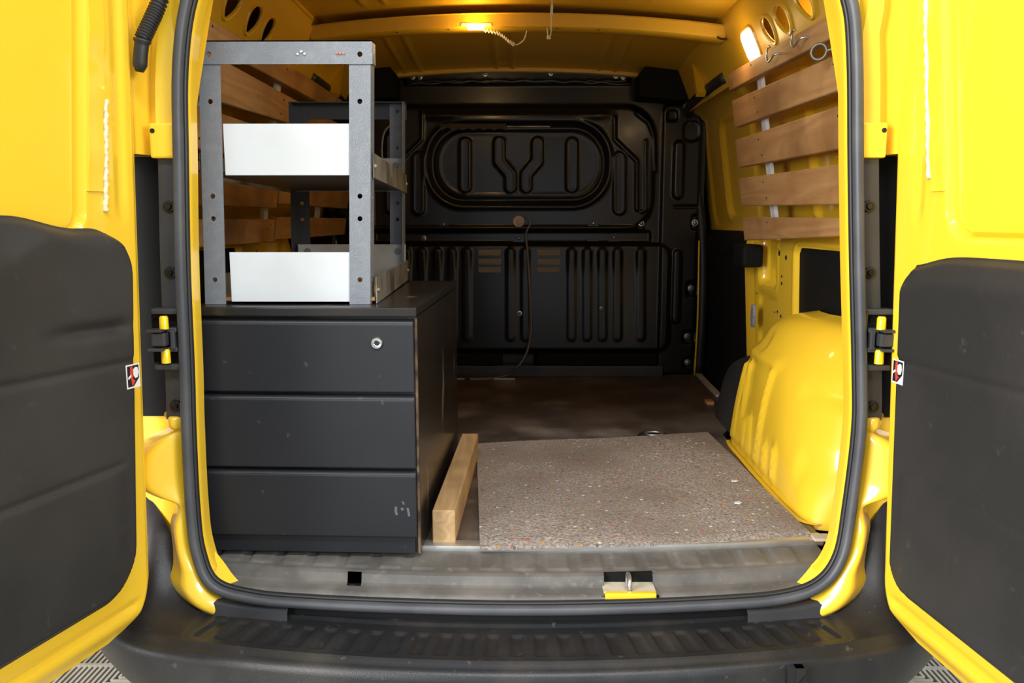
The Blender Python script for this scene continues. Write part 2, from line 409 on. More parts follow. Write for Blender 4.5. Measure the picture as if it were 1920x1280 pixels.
# ---- rear pillars outside the seal
def seal_x(sx, z):
    c = [p for p in SEAL if p[0]*sx > .3 and p[2] > .53]; c.sort(key=lambda p: p[2])
    return np.interp(z, [p[2] for p in c], [abs(p[0]) for p in c])
for sx in (1, -1):
    # upper pillar: gutter, fold, step
    zs = np.linspace(1.285, 1.78, 14); cols = [(-.004, .022), (.012, .020), (.020, .008), (.045, .004), (.052, .020), (.062, .024), (.075, -.004), (.13, .0), (.19, .02)]
    G = np.array([[(sx*(seal_x(sx, min(z, 1.5))+a+(.008 if z > 1.5 else 0)), y+.01*(z-1.28), z) for a, y in cols] for z in zs])
    mb = MB(); mb.sheet(G)
    G2 = np.array([[G[0, j]-np.array([0, t, 0]) for j in range(len(cols))] for t in (0, -.05)]); mb.sheet(G2)
    vp(mb, 'rear_pillar', M['yellow'], smooth=True, sharp=35)
    # bracket at the foot of the upper pillar
    mb = MB(); xb = seal_x(sx, 1.3)
    mb.box(min(sx*(xb+.012), sx*(xb+.052)), max(sx*(xb+.012), sx*(xb+.052)), -.006, .03, 1.278, 1.335, .004)
    vp(mb, 'pillar_bracket', M['yellow'])
    mb = MB(); mb.lathe([(0, .001), (.004, .001), (.004, 0)], (sx*(xb+.046), -.006, 1.322), 'y', 10); vp(mb, 'bracket_hole', M['hole'])
    # black cover plate between the hinges
    mb = MB(); x0 = .575; 
    zs = np.linspace(.835, 1.282, 12); cols = [(-.004, .015), (.008, .006), (.03, .004), (.044, .006), (.047, .018)]
    G = np.array([[(sx*(seal_x(sx, z)+a), y, z) for a, y in cols] for z in zs]); mb.sheet(G)
    cp = vp(mb, 'lamp_cover', M['satin'], smooth=True, sharp=35)
    mb = MB(); G = np.array([[(sx*(seal_x(sx, z)+a), y, z) for a, y in ((.047, .018), (.055, .05), (.15, .05))] for z in np.linspace(.83, 1.285, 6)]); mb.sheet(G); mb.build('lamp_recess', M['flatblack'], cp)
    for z in (1.20, 1.09, .86):
        b = MB(); b.lathe([(0, .007), (.0045, .007), (.0065, .0045), (.0095, .004), (.0105, 0)], (sx*(seal_x(sx, z)+.026), .005, z), 'y', 12); b.build('bolt', M['steelblack'], cp, smooth=True, sharp=30)
    # hinge: cup, knuckles, yellow pins
    hx = seal_x(sx, .97)
    X = lambda a: sx*(hx+a)
    mb = MB()
    def bx(a0, a1, y0, y1, z0, z1, b=0): mb.box(min(X(a0), X(a1)), max(X(a0), X(a1)), y0, y1, z0, z1, b)
    bx(.005, .055, -.012, .012, 1.020, 1.030, .003); bx(.005, .055, -.012, .012, .925, .935, .003); bx(.005, .011, -.012, .012, .925, 1.03, .002)
    hg = vp(mb, 'hinge', M['satin'])
    mb = MB()
    bx(.012, .06, .0, .012, .936, 1.019)
    mb.build('hinge_cup', M['flatblack'], hg)
    mb = MB()
    bx(.012, .030, -.016, .0, .990, .998, .002); bx(.012, .030, -.016, .0, .957, .965, .002); bx(.014, .022, -.02, -.004, .962, .994, .002)
    bx(.026, .05, -.03, -.01, .968, .990, .003); bx(.03, .055, -.034, -.012, .992, .997, .001); bx(.03, .055, -.034, -.012, .960, .965, .001)
    mb.build('hinge_knuckle', M['satin'], hg)
    for z0, z1 in ((.996, 1.018), (.938, .962)):
        mb = MB(); mb.lathe([(0, z1-z0), (.0055, z1-z0), (.0072, z1-z0-.003), (.0075, 0), (0, 0)], (0, 0, 0), 'z', 14)
        for i, v in enumerate(mb.V): mb.V[i] = (v[0]+X(.032), v[1]-.016, v[2]+z0)
        mb.build('hinge_pin', M['pin'], hg, smooth=True, sharp=40)
    # lower yellow pillar: collar, bulge, neck, foot
    rows = [(.842, -.02, .058, .012), (.838, -.02, .06, -.002), (.822, -.02, .058, -.004), (.812, -.02, .054, .004), (.80, -.02, .085, -.008), (.77, -.02, .125, -.022), (.73, -.02, .135, -.026),
            (.705, -.02, .10, -.020), (.687, -.02, .052, -.008), (.675, -.02, .046, -.004), (.662, -.02, .050, -.006), (.64, -.02, .056, -.014), (.60, -.02, .058, -.018), (.565, -.03, .055, -.022), (.535, -.05, .06, -.028), (.505, -.07, .05, -.03), (.485, -.08, .03, -.02)]
    G = []
    for z, a0, a1, y in rows:
        if z > .59: a0 = -.004
        xs = seal_x(sx, max(z, .60)) if z > .6 else np.interp(z, [.485, .54, .6], [.55, .565, seal_x(sx, .6)])
        G.append([(sx*(xs+a0+(a1-a0)*t), .03+(y-.03)*math.sin(math.pi*min(1, t*1.6)/2)+(.06*(t-.62)/.38*1.0 if t > .62 else 0)*.6, z) for t in np.linspace(0, 1, 10)])
    mb = MB(); mb.sheet(cat2(G, 3, 2)); vp(mb, 'lower_pillar', M['yellow'], smooth=True, sharp=60)
    # outer body side
    plan = cat([(.60, .055), (.70, .06), (.80, .075), (.855, .13), (.875, .25), (.885, .7), (.888, 1.4), (.885, 2.3)], 4)
    G = np.array([[(sx*(p[0]-.14*max(0, (z-1.05)/.8)**1.3), p[1]+.06*max(0, (z-1.0)/.8), z) for z in np.linspace(.42, 1.87, 17)] for p in plan])
    mb = MB(); mb.sheet(G); vp(mb, 'outer_side_panel', M['yellow'], smooth=True)

mb = MB(); mb.sheet(np.array([[(x, y, z) for y, z in ((.055, 1.675), (.035, 1.70), (.035, 1.80), (.06, 1.875))] for x in np.linspace(-.80, .80, 12)])); vp(mb, 'rear_header', M['yellow'], smooth=True, sharp=40)
mb = MB(); mb.box(-.90, .90, 2.25, 2.27, .42, 1.88); vp(mb, 'front_light_block', M['flatblack'])  # unseen black panel added to keep outside light out of the wall cavities
mb = MB(); mb.box(-.88, .88, .09, 2.26, .425, .44); vp(mb, 'floor_pan', M['flatblack'])
# ---- corrugated cable tube by the left door, top
pts = cat([onY(318, -60, .0), onY(298, 5, -.01), onY(283, 40, -.02), onY(268, 72, -.03)], 26)
mb = MB(); mb.tube(pts, [.0115+.0016*(1 if (i//2) % 2 else -1) for i in range(len(pts))], 14)
cc = vp(mb, 'cable_conduit', M['rubberdark'], smooth=True)
pts = cat([onY(267, 74, -.03), onY(264, 100, -.03), onY(262, 135, -.028)], 6)
mb = MB(); mb.tube(pts, [.0135, .0135]+[.011]*9+[.0085, .006], 12); mb.build('conduit_boot', M['rubberdark'], cc, smooth=True)

# ---- sill: tread plate between the load floor and the rear seal
def bow(x): return .05*(x/.58)**2
nx = 320; xs = np.linspace(-.585, .585, nx)
prof = [(.150, .552), (.108, .552), (.104, .5505), (.060, .5495), (.018, .549), (.010, .546), (.006, .531), (.000, .5285), (-.024, .527), (-.030, .524), (-.033, .518), (-.038, .516), (-.046, .514)]
P = []
for (a, b), (c, d) in zip(prof[:-1], prof[1:]):
    m = max(2, int(abs(c-a)/.003)); P += [(a+(c-a)*t/m, b+(d-b)*t/m) for t in range(m)]
P.append(prof[-1]); P = np.array(P)
XX, PP = np.meshgrid(xs, np.arange(len(P)), indexing='ij')
yy = P[PP, 0]; zz = P[PP, 1].copy()
# tread bars: shallow pressed panels
for c in np.arange(-.54, .55, .0615):
    d = rbox(XX, yy, c+.0*XX+.10*(yy-.06)*np.sign(c)*abs(c), .064, .021, .034, .006); zz += .0030*sst(.0025, -.0025, d)
zz += .0
side = sst(.50, .585, np.abs(XX)); zz += side*.012*(yy < .0)
G = np.stack([XX, yy+bow(XX)*np.where(yy > .09, 1, 1), zz], -1)
# striker pocket and drain notch left open in the plate
pk = (onZ(1130, 1072, .549), onZ(1222, 1072, .549)); px0, px1 = pk[0][0], pk[1][0]
xm = (xs[:-1]+xs[1:])/2; ym = (P[:-1, 0]+P[1:, 0])/2
SX, SY = np.meshgrid(xm, ym, indexing='ij')
skip = ((SX > px0) & (SX < px1) & (SY < .020) & (SY > -.034))
nt0, nt1 = onZ(648, 1078, .549)[0], onZ(675, 1078, .549)[0]
skip |= ((SX > nt0) & (SX < nt1) & (SY < .016) & (SY > -.004))
mb = MB(); mb.sheet(G, skip); sill = vp(mb, 'sill_plate', M['sill'], smooth=True, sharp=45)
mb = MB(); yb = bow((px0+px1)/2)
mb.box(px0-.004, px1+.004, .018+yb, .024+yb, .498, .5485); mb.box(px0-.006, px0-.001, -.03+yb, .02+yb, .498, .526); mb.box(px1+.001, px1+.006, -.03+yb, .02+yb, .498, .526)
mb.build('pocket_wall', M['flatblack'], sill)
mb = MB(); mb.box(px0-.002, px1+.002, -.022+yb, .02+yb, .520, .5305, .001); mb.build('pocket_floor', M['cream'], sill)
mb = MB(); mb.box(px0-.0005, px1+.0005, -.034+yb, -.0225+yb, .515, .5325, .002); mb.build('pocket_lip', M['yellow'], sill)
xc = (px0+px1)/2
mb = MB(); mb.tube(cat([(xc, .012+yb, .525), (xc, .012+yb, .545), (xc, .004+yb, .551), (xc, -.010+yb, .549), (xc, -.018+yb, .541), (xc, -.018+yb, .525)], 5), .0042, 10); mb.build('striker', M['zinc'], sill, smooth=True)
mb = MB(); mb.box(nt0-.003, nt1+.003, -.008+bow(nt0), .02+bow(nt0), .505, .522); mb.build('drain_notch', M['bumper'], sill)
# body lip under the seal
mb = MB()
G = np.array([[(x, -.040+.045*(x/.56)**2+a, z+.02*sst(.45, .58, abs(x))) for a, z in ((.03, .506), (-.002, .503), (-.006, .495), (-.006, .462), (.02, .44))] for x in np.linspace(-.60, .60, 60)])
mb.sheet(G); vp(mb, 'sill_lip', M['flatblack'], smooth=True, sharp=40)
for sx in (1, -1):
    mb = MB(); G = np.array([[(sx*x, -.050+.050*(x/.56)**2+a-.012, z+.010*sst(.46, .58, x)) for a, z in ((.03, .508), (.004, .507), (-.004, .502), (-.006, .480))] for x in np.linspace(.40, .56, 16)])
    mb.sheet(G); vp(mb, 'sill_end_cap', M['satin'], smooth=True, sharp=50)

# ---- bumper
def yf(x):                                   # front lip in plan
    return -.193+.075*(np.abs(x)/.6)**2+2.3*np.maximum(0, np.abs(x)-.60)**2
def bumper():
    xs = np.concatenate([np.linspace(-.80, -.62, 18), np.linspace(-.617, .617, 420), np.linspace(.62, .80, 18)])
    vs = np.linspace(0, 1, 46)               # 0 back edge -> 1 front lip
    X_, V_ = np.meshgrid(xs, vs, indexing='ij')
    yb = -.035+.075*(np.abs(X_)/.6)**2
    yb = np.where(np.abs(X_) > .60, np.minimum(yb, .06), yb)
    Yf = yf(X_); Y_ = yb+(Yf-yb)*V_
    rise = sst(.545, .70, np.abs(X_))*.20
    Z_ = .491+rise*(1-V_)**2.2-.010*sst(.86, 1.0, V_)
    # step pad: recessed field with slots
    d = rbox(X_, V_, 0, .52, .555, .36, .04); pad = sst(.006, -.006, d*1.0)
    Z_ -= .004*pad
    for c in np.linspace(-.52, .52, 27):
        cc = c*(1+.10*(V_-.5))
        dd = np.maximum(np.abs(X_-cc)-.0085-.003*V_, (np.abs(V_-.55)-.20)*.15)
        Z_ -= .0045*sst(.0022, -.0022, dd)
    top = np.stack([X_, Y_, Z_], -1)
    # front: lip roll, face, lower crease, tuck
    prof = [(.0, 0), (-.006, -.006), (-.008, -.016), (-.012, -.05), (-.016, -.085), (-.012, -.100), (.012, -.108), (.016, -.118), (.006, -.17), (.05, -.24)]
    rows = [top]
    fr = np.zeros((len(xs), len(prof), 3))
    for j, (a, b) in enumerate(prof):
        tuck = .0 if b > -.02 else (-b-.02)*.35
        fr[:, j, 0] = xs*(1-tuck*1.0*sst(.45, .75, np.abs(xs))); fr[:, j, 1] = top[:, -1, 1]+a+tuck*1.2*sst(.5, .75, np.abs(xs)); fr[:, j, 2] = top[:, -1, 2]+b
    return np.concatenate([top, fr[:, 1:]], 1)
mb = MB(); mb.sheet(bumper()); bp = vp(mb, 'bumper', M['bumper'], smooth=True, sharp=50)
# slots under the front face: tow-eye cover
tx = onY(1503, 1262, -.185); tz = tx[2]-.016; tx = tx[0]; ty = float(yf(tx))-.012
mb = MB(); mb.prism(rrect(tx-.014, tx+.014, tz-.018, tz+.016, .004), lambda a, b, t: (a, t, b), ty-.0065, ty+.012); mb.build('tow_eye_recess', M['hole'], bp)
mb = MB(); mb.prism([(tx-.004, tz-.012), (tx+.012, tz+.008), (tx+.012, tz+.016), (tx-.004, tz+.016)], lambda a, b, t: (a, t, b), ty-.009, ty+.006); mb.prism([(tx+.002, tz-.017), (tx+.013, tz-.017), (tx+.013, tz-.002)], lambda a, b, t: (a, t, b), ty-.009, ty+.006); mb.build('tow_eye_tab', M['bumper'], bp)

# ---- load floor
def floor_edge(x): return .112+.045*(x/.6)**2
fo = [(x, floor_edge(x)) for x in np.linspace(-.60, .60, 17)]+[(.60, .95), (.70, 1.15), (.715, 1.93), (-.715, 1.93), (-.70, 1.15), (-.60, .95)]
mb = MB(); mb.prism(fo, lambda a, b, t: (a, b, t), .545, .560); lf = vp(mb, 'load_floor', M['deck'])
mb = MB()
G = np.array([[(x, floor_edge(x)+a, z) for a, z in ((.026, .5602), (.026, .5622), (.004, .5630), (-.002, .5615), (-.004, .556), (-.003, .549))] for x in np.linspace(-.60, .60, 40)])
mb.sheet(G); mb.build('edge_trim', M['alu'], lf, smooth=True, sharp=30)
mb = MB(); c = onZ(1545, 1008, .563); mb.box(c[0]-.022, c[0]+.012, c[1]-.012, c[1]+.016, .56, .566, .001); mb.build('trim_end', M['cream'], lf)
# wooden ledge along the sliding door
mb = MB(); a, b = onZ(1302, 699, .562), onZ(1342, 742, .562)
mb.prism([(a[0], a[1]), (b[0], b[1]), (b[0]+.02, b[1]), (a[0]+.02, a[1])], lambda p, q, t: (p, q, t), .556, .568); mb.build('floor_ledge', M['cream'], lf)
mb = MB(); c = onZ(1330, 756, .562); mb.box(c[0]-.012, c[0]+.012, c[1]-.02, c[1]+.02, .56, .572, .002); mb.build('floor_shim', M['ply'], lf)
# recessed lashing ring
c = onZ(1226, 817, .56)
mb = MB(); mb.lathe([(.020, .0008), (.034, .004), (.044, .003), (.047, 0)], (0, 0, 0), 'z', 28)
for i, v in enumerate(mb.V): mb.V[i] = (v[0]+c[0], v[1]+c[1], v[2]+.5602)
le = mb.build('lashing_eye', M['rubberdark'], lf, smooth=True)
mb = MB(); mb.tube([(c[0]+.026*math.cos(t), c[1]+.020*math.sin(t), .567) for t in np.linspace(0, 2*math.pi, 24, endpoint=False)], .0035, 8, closed=True); mb.build('lashing_ring', M['zinc'], lf, smooth=True)

# ---- roof
def roof_z(x, y): return np.where(y < 1.15, 1.790, 1.790-.030*sst(1.15, 1.9, y))-.035*(np.abs(x)/.6)**2.2
xs = np.linspace(-.60, .60, 160); ys = np.linspace(.05, 1.93, 120)
Xr, Yr = np.meshgrid(xs, ys, indexing='ij'); Zr = roof_z(Xr, Yr)
for c in (-.43, -.37, -.08, -.02, .31, .37): Zr -= .006*np.exp(-((Xr-c)/.006)**2)*sst(.2, .3, np.abs(Yr-1.15)+.12)
Zr -= .010*sst(1.84, 1.86, Yr)*sst(1.93, 1.91, Yr)
mb = MB(); mb.sheet(np.stack([Xr, Yr, Zr], -1)); rf = vp(mb, 'roof_panel', M['shade_yellow'], smooth=True)
mb = MB(); G = np.array([[(x, y, 1.872-.02*(abs(x)/.75)**3) for y in (.02, 2.3)] for x in np.linspace(-.82, .82, 20)]); mb.sheet(G); vp(mb, 'roof_skin', M['yellow'], smooth=True)
def bow_beam(y0, y1, name, zoff, dz, m, half=.60):
    mb = MB(); pr = [(y0-.016, 0), (y0, 0), (y0+.004, -dz*.9), (y0+.010, -dz), (y1-.010, -dz), (y1-.004, -dz*.9), (y1, 0), (y1+.016, 0)]
    G = np.array([[(x, y, 1.7875+zoff-.035*(abs(x)/.6)**2.2+b) for y, b in pr] for x in np.linspace(-half, half, 50)])
    mb.sheet(G); return vp(mb, name, m, smooth=True, sharp=35)
rb = bow_beam(1.09, 1.17, 'roof_bow', -.022, .036, M['shade_yellow'])
for x in (.115, .235, -.2, -.35):
    mb = MB(); mb.lathe([(0, .0006), (.0035, .0006), (.0035, 0)], (0, 0, 0), 'z', 8)
    for i, v in enumerate(mb.V): mb.V[i] = (v[0]+x, v[1]+1.10, 1.7875-.022-.035*(abs(x)/.6)**2.2-.037-v[2])
    mb.build('rivet_hole', M['hole'], rb)
bow_beam(1.855, 1.90, 'front_roof_bow', -.030, .018, M['shade_yellow'], .46)
bow_beam(.06, .13, 'rear_roof_bow', -.02, .05, M['shade_yellow'])
for sx in (1, -1):
    # cant rail with lightening holes
    fm = lambda y, t, n, sx=sx: (sx*(.585+.068*t-.004*math.sin(math.pi*t)-n*.9), y, 1.752-.165*t-n*.4)
    holes = []
    spans = [(.455, .535), (.60, .68), (.715, .785)]
    if sx > 0: spans = spans+[(.855, .965)]
    for a, b in spans:
        m_, h_ = (a+b)/2, (b-a)/2
        if b > .9: holes.append([(m_+h_*math.copysign(abs(math.cos(t))**.5, math.cos(t)), .66+.25*math.copysign(abs(math.sin(t))**.5, math.sin(t))) for t in np.linspace(0, 2*math.pi, 24, endpoint=False)])
        else: holes.append([(m_+h_*.95*math.cos(t)*(1-.25*math.sin(t))-.010*math.sin(t), (.64+.21*math.sin(t))) for t in np.linspace(0, 2*math.pi, 24, endpoint=False)])
    plate([(.04, 0), (1.93, 0), (1.93, 1), (.04, 1)], holes, fm, .0015, 'cant_rail', M['shade_yellow'], van, rim=.005)
    mb = MB(); mb.sheet(np.array([[(sx*.600, y, 1.765), (sx*.586, y, 1.757), (sx*.585, y, 1.745)] for y in (.04, 1.93)])); vp(mb, 'roof_drip_rail', M['shade_yellow'])
    # gusset at the bulkhead corner of the rail
    mb = MB(); mb.prism([(1.45, 1.60), (1.55, 1.72), (1.57, 1.72), (1.47, 1.59)], lambda a, b, t, sx=sx: (sx*t, a, b), .63, .60); vp(mb, 'rail_gusset', M['shade_yellow'])

# ---- side walls
def wx(z): return np.interp(z, [.50, .56, 1.115, 1.14, 1.56, 1.60, 1.62], [.775, .772, .752, .780, .720, .665, .655])
def side_wall(sx):
    ys = np.linspace(.08, 1.28, 150); zs = np.linspace(.50, 1.60, 140)
    Y_, Z_ = np.meshgrid(ys, zs, indexing='ij'); X_ = wx(Z_)
    # pressed pocket, ribs and frame round the service opening
    d = rbox(Y_, Z_, 1.10, 1.06, .085, .075, .02); X_ = X_+.030*sst(.006, -.010, d)-.004*np.exp(-((d-.008)/.006)**2)
    d = rbox(Y_, Z_, .60, 1.003, .250, .104, .03); X_ = X_-.005*np.exp(-((d-.012)/.008)**2)+.02*sst(.004, -.004, d)
    X_ = X_-.006*np.exp(-((Z_-1.145)/.02)**2)
    d = rbox(Y_, Z_, 1.10, .86, .085, .09, .015); X_ = X_+.008*sst(.006, -.006, d)
    for c in (.50, .56, .62, .68, .74): X_ = X_-.006*sst(.006, -.002, np.abs(Y_-c)-.010)*sst(.86, .88, Z_)*sst(.925, .91, Z_)
    for c in (.35, .75): X_ = X_-.014*sst(.03, .01, np.abs(Y_-c))*sst(1.16, 1.2, Z_)
    mb = MB(); mb.sheet(np.stack([sx*X_, Y_, Z_], -1)); sw = vp(mb, 'side_wall', M['shade_yellow' if sx < 0 else 'yellow'], smooth=True)
    mb = MB(); mb.prism(rrect(.348, .852, .897, 1.109, .03), lambda a, b, t: (sx*(float(wx(b))+t), a, b), .010, .016); mb.build('service_panel', M['flatblack'], sw)
    for y, z, r in ((.93, 1.075, .007), (.99, 1.085, .008), (.965, 1.02, .004), (.965, 1.0, .005), (1.0, 1.095, .003), (1.0, .915, .004), (.97, .905, .005), (1.03, .91, .003), (.93, .90, .0045), (.985, .885, .004), (1.21, .95, .003)):
        mb = MB(); mb.lathe([(0, .0012), (r*.9, .0012), (r, 0)], (sx*(float(wx(z))-.0005), y, z), 'x' if sx > 0 else '+x', 10); mb.build('wall_hole', M['hole'], sw)
    # pillar between wall and sliding door
    mb = MB(); rows = []
    for z in np.linspace(.56, 1.125, 14):
        y0 = 1.20+.05*max(0, (z-.6))/.5 if z < 1.1 else 1.25
        X0 = float(wx(z)); rows.append([(sx*(X0-.001), y0-.005, z), (sx*(X0-.016), y0+.022, z), (sx*(X0-.020), y0+.036, z), (sx*(X0-.006), y0+.045, z), (sx*(X0+.01), y0+.15, z)])
    mb.sheet(np.array(rows)); sp = vp(mb, 'side_pillar', M['shade_yellow'], smooth=True, sharp=40)
    return sw
SW = {sx: side_wall(sx) for sx in (1, -1)}
c = onX(1413, 592, .728); mb = MB(); mb.prism(circ(c[1], c[2], .013, 18, .036), lambda a, b, t: (t, a, b), .722, .732); vp(mb, 'round_foil_label', M['greydot'])
# sliding-door side on the right (and its plain twin on the left)
for sx in (1, -1):
    ys = np.linspace(1.27, 1.99, 70); zs = np.linspace(1.125, 1.62, 50)
    Y_, Z_ = np.meshgrid(ys, zs, indexing='ij'); X_ = wx(Z_)+.006
    d = rbox(Y_, Z_, 1.50, 1.36, .20, .17, .05); X_ = X_+.016*sst(.006, -.006, d)-.004*np.exp(-((d-.012)/.008)**2)
    d2 = rbox(Y_, Z_, 1.56, 1.38, .34, .22, .06); X_ = X_+.008*sst(.006, -.006, d2)
    mb = MB(); mb.sheet(np.stack([sx*X_, Y_, Z_], -1)); sd = vp(mb, 'sliding_door', M['shade_yellow'], smooth=True)
    ys = np.linspace(1.27, 1.96, 50); zs = np.linspace(.545, 1.15, 50)
    Y_, Z_ = np.meshgrid(ys, zs, indexing='ij'); X_ = wx(Z_)-.006
    d = rbox(Y_, Z_, 1.62, .82, .30, .24, .05); X_ = X_+.014*sst(.01, -.01, d)
    X_ = X_+.02*sst(1.13, 1.15, Z_)
    mb = MB(); mb.sheet(np.stack([sx*X_, Y_, Z_], -1)); mb.build('door_lining', M['flatblack'], sd, smooth=True)
    path = cat([(sx*.735, 1.90, .56), (sx*.742, 1.895, .80), (sx*.736, 1.905, 1.1), (sx*.705, 1.92, 1.35), (sx*.678, 1.92, 1.52), (sx*.66, 1.88, 1.595), (sx*.650, 1.70, 1.612), (sx*.645, 1.40, 1.618), (sx*.645, 1.25, 1.618)], 6)
    mb = MB(); mb.tube(path, .019, 10); sl = mb.build('sliding_door_seal', M['rubberdark'], sd, smooth=True)
    path = cat([(sx*.717, 1.885, .56), (sx*.722, 1.882, .80), (sx*.718, 1.885, 1.1)], 6)
    mb = MB(); mb.tube(path, .004, 6); mb.build('seal_flange', M['yellow'], sd, smooth=True)
c = onX(1396, 487, .715)
mb = MB(); mb.box(.690, .755, c[1]-.07, c[1]+.05, 1.035, 1.105, .012); vp(mb, 'latch_cover', M['flatblack'])

# ---- wheel arches
def arch(sx):
    lv = [.545, .63, .70, .77, .82, .87, .905, .935, .95, .955]
    st = dict()
    base = {  # stations at five heights: front wall, front foot ... rear wall
        .56: [(.79, 1.06), (.68, 1.00), (.605, .89), (.592, .68), (.588, .47), (.588, .32), (.600, .248), (.655, .226), (.79, .222)],
        .70: [(.79, .99), (.685, .94), (.618, .86), (.604, .70), (.600, .56), (.606, .43), (.634, .335), (.69, .275), (.79, .25)],
        .82: [(.79, .91), (.69, .87), (.634, .81), (.620, .72), (.618, .62), (.628, .50), (.658, .405), (.71, .325), (.79, .285)],
        .89: [(.79, .84), (.705, .81), (.660, .77), (.650, .71), (.650, .63), (.660, .55), (.684, .46), (.725, .375), (.79, .325)],
        .935: [(.79, .77), (.735, .75), (.700, .72), (.690, .67), (.692, .61), (.70, .56), (.715, .50), (.745, .43), (.79, .38)],
        .955: [(.79, .70), (.77, .68), (.755, .66), (.75, .63), (.75, .60), (.75, .57), (.76, .54), (.77, .50), (.79, .46)]}
    C = [[(a, b, z if z != .56 else .548) for a, b in base[z]] for z in base]
    G = cat2(C, 12, 12)
    # ribs pressed into the inner face
    X_, Y_, Z_ = G[..., 0], G[..., 1], G[..., 2]
    for k, (y0, zt) in enumerate(((.84, .80), (.78, .81), (.725, .66), (.67, .68), (.60, .82), (.52, .65), (.45, .66))):
        yc = y0-(Z_-.56)*.12 if zt > .75 else y0+(Z_-.56)*.12
        d = np.maximum(np.abs(Y_-yc)-.008, np.maximum(.585-Z_, Z_-zt))
        X_ -= .010*sst(.006, -.004, d)*(X_ < .67)
    d = rbox(Y_, Z_, .74, .872, .06, .022, .02); G[..., 2] -= .010*sst(.012, -.012, d)*(Z_ > .8)
    X_ += .016*np.exp(-((Z_-.80)/.014)**2)*sst(.44, .40, Y_)*sst(.25, .30, Y_)*.5
    X_ -= .007*np.exp(-((Z_-.835)/.016)**2)*sst(.52, .58, Y_)*(X_ < .70)
    X_ += .012*sst(.70, .66, Z_)*sst(.60, .66, Z_)*sst(.24, .27, Y_)*sst(.36, .33, Y_)
    G[..., 1] += .016*sst(.03, .0, np.abs(Z_-.80))*(Y_ < .46)*sst(.66, .70, np.abs(X_))
    G[..., 0] = sx*X_
    mb = MB(); mb.sheet(G); wa = vp(mb, 'wheel_arch', M['yellow'], smooth=True)
    # foot flange
    Gf = np.array([[(sx*(g[0]*sx), g[1], .5615), (sx*(abs(g[0])-.012), g[1]-.006, .5612)] for g in G[0][24:80]]); mb = MB(); mb.sheet(Gf); mb.build('arch_flange', M['yellow'], wa)
    # black cover over the front end of the arch
    C = []
    for z, x0, ya, yb_ in ((.561, .635, .90, 1.24), (.64, .642, .90, 1.22), (.72, .650, .88, 1.17), (.765, .664, .87, 1.10), (.785, .70, .88, 1.05), (.788, .76, .90, 1.02)):
        C.append([(sx*.78, yb_, z), (sx*(x0+.04), yb_-.004, z), (sx*x0, yb_-.05, z), (sx*(x0-.008), (ya+yb_)/2, z), (sx*(x0-.010), ya+.03, z), (sx*(x0+.01), ya-.02, z), (sx*.78, ya-.02, z)])
    mb = MB(); mb.sheet(cat2(C, 4, 4)); mb.build('arch_cover', M['plastic'], wa, smooth=True)
    return wa
for sx in (1, -1): arch(sx)

# ---- bulkhead
YB = 1.90
def bk(px, py): p = onY(px, py, YB); return (p[0], p[2])
def c5(x, y): return bk(700+x/2, 100+y/2)
nx, nz = 300, 250
Xb, Zb = np.meshgrid(np.linspace(-.745, .735, nx), np.linspace(.555, 1.765, nz), indexing='ij')
H = np.zeros_like(Xb)
px2 = .00104                                  # one unit of the enlarged view in metres
def emboss(pts, r, h, edge=.0035, outline=0.0):
    global H
    d = chain(Xb, Zb, [c5(*p) for p in pts])-r
    H += h*sst(edge, -edge, d)
    if outline: H += outline*np.exp(-(d/.005)**2)
def box5(x0, x1, y0, y1, r): a = c5(x0, y1); b = c5(x1, y0); return rbox(Xb, Zb, (a[0]+b[0])/2, (a[1]+b[1])/2, (b[0]-a[0])/2, (b[1]-a[1])/2, r)
# main upper panel stands proud of the frame, with round top corners
d = box5(-180, 1055, 200, 662, .12); H += .018*sst(.012, -.012, d)
d = box5(205, 885, 258, 572, .145); H += .010*np.exp(-((d-.004)/.010)**2)-.016*sst(.010, -.010, d+.014)
d2 = box5(232, 862, 290, 545, .12); H += .008*sst(.005, -.005, d2)
d = box5(250, 845, 300, 530, .11); H += .003*np.exp(-(d/.006)**2)
for x0 in (346, 744): emboss([(x0, 340), (x0, 500)], .021, .008, outline=.004)
emboss([(473, 336), (473, 405), (515, 455), (515, 502)], .020, .008, outline=.004)
emboss([(615, 336), (615, 405), (573, 455), (573, 502)], .020, .008, outline=.004)
for x0 in (172, 920): emboss([(x0, 395), (x0, 582)], .022, .007, outline=.004)
emboss([(185, 225), (185, 325), (120, 390), (95, 420), (95, 580)], .004, .007, outline=.003)
emboss([(902, 245), (902, 325), (985, 405), (985, 585)], .004, .007, outline=.003)
emboss([(985, 585), (1000, 597), (1018, 585), (1018, 330)], .004, .006)
emboss([(985, 228), (1030, 262), (1052, 320), (1056, 440)], .006, .012)
emboss([(70, 320), (70, 580)], .02, .007, outline=.004)
H += .014*np.exp(-((Zb-c5(500, 236)[1])/.016)**2)*sst(.40, .30, np.abs(Xb))
# header rail above the panel
d = box5(120, 960, 60, 118, .01); H += .014*sst(.006, -.006, d)
H += .006*np.exp(-((Zb-c5(500, 108+0)[1]-.003*np.sin(Xb*95))/.005)**2)*(np.abs(Xb) < .42)
# ledge and recess band across the middle
H += .010*sst(.008, -.004, np.abs(Zb-c5(500, 656)[1])-.006)*(Xb < .50)
d = box5(-200, 1040, 668, 708, .006); H -= .012*sst(.005, -.005, d)
# lower panel with fluting
d = box5(-200, 1112, 716, 1112, .05); H += .020*sst(.010, -.010, d)
fade = lambda y0: 1
for x0 in (70, 128, 185, 243, 297, 352, 515, 570, 742, 800, 857, 913, 1000): H += (.003+.008*sst(.95, 1.08, Zb))*sst(.006, -.006, chain(Xb, Zb, [c5(x0, 745), c5(x0, 1060)])-.016)
H -= .010*sst(.01, -.01, box5(480, 610, 1120, 1200, .01))
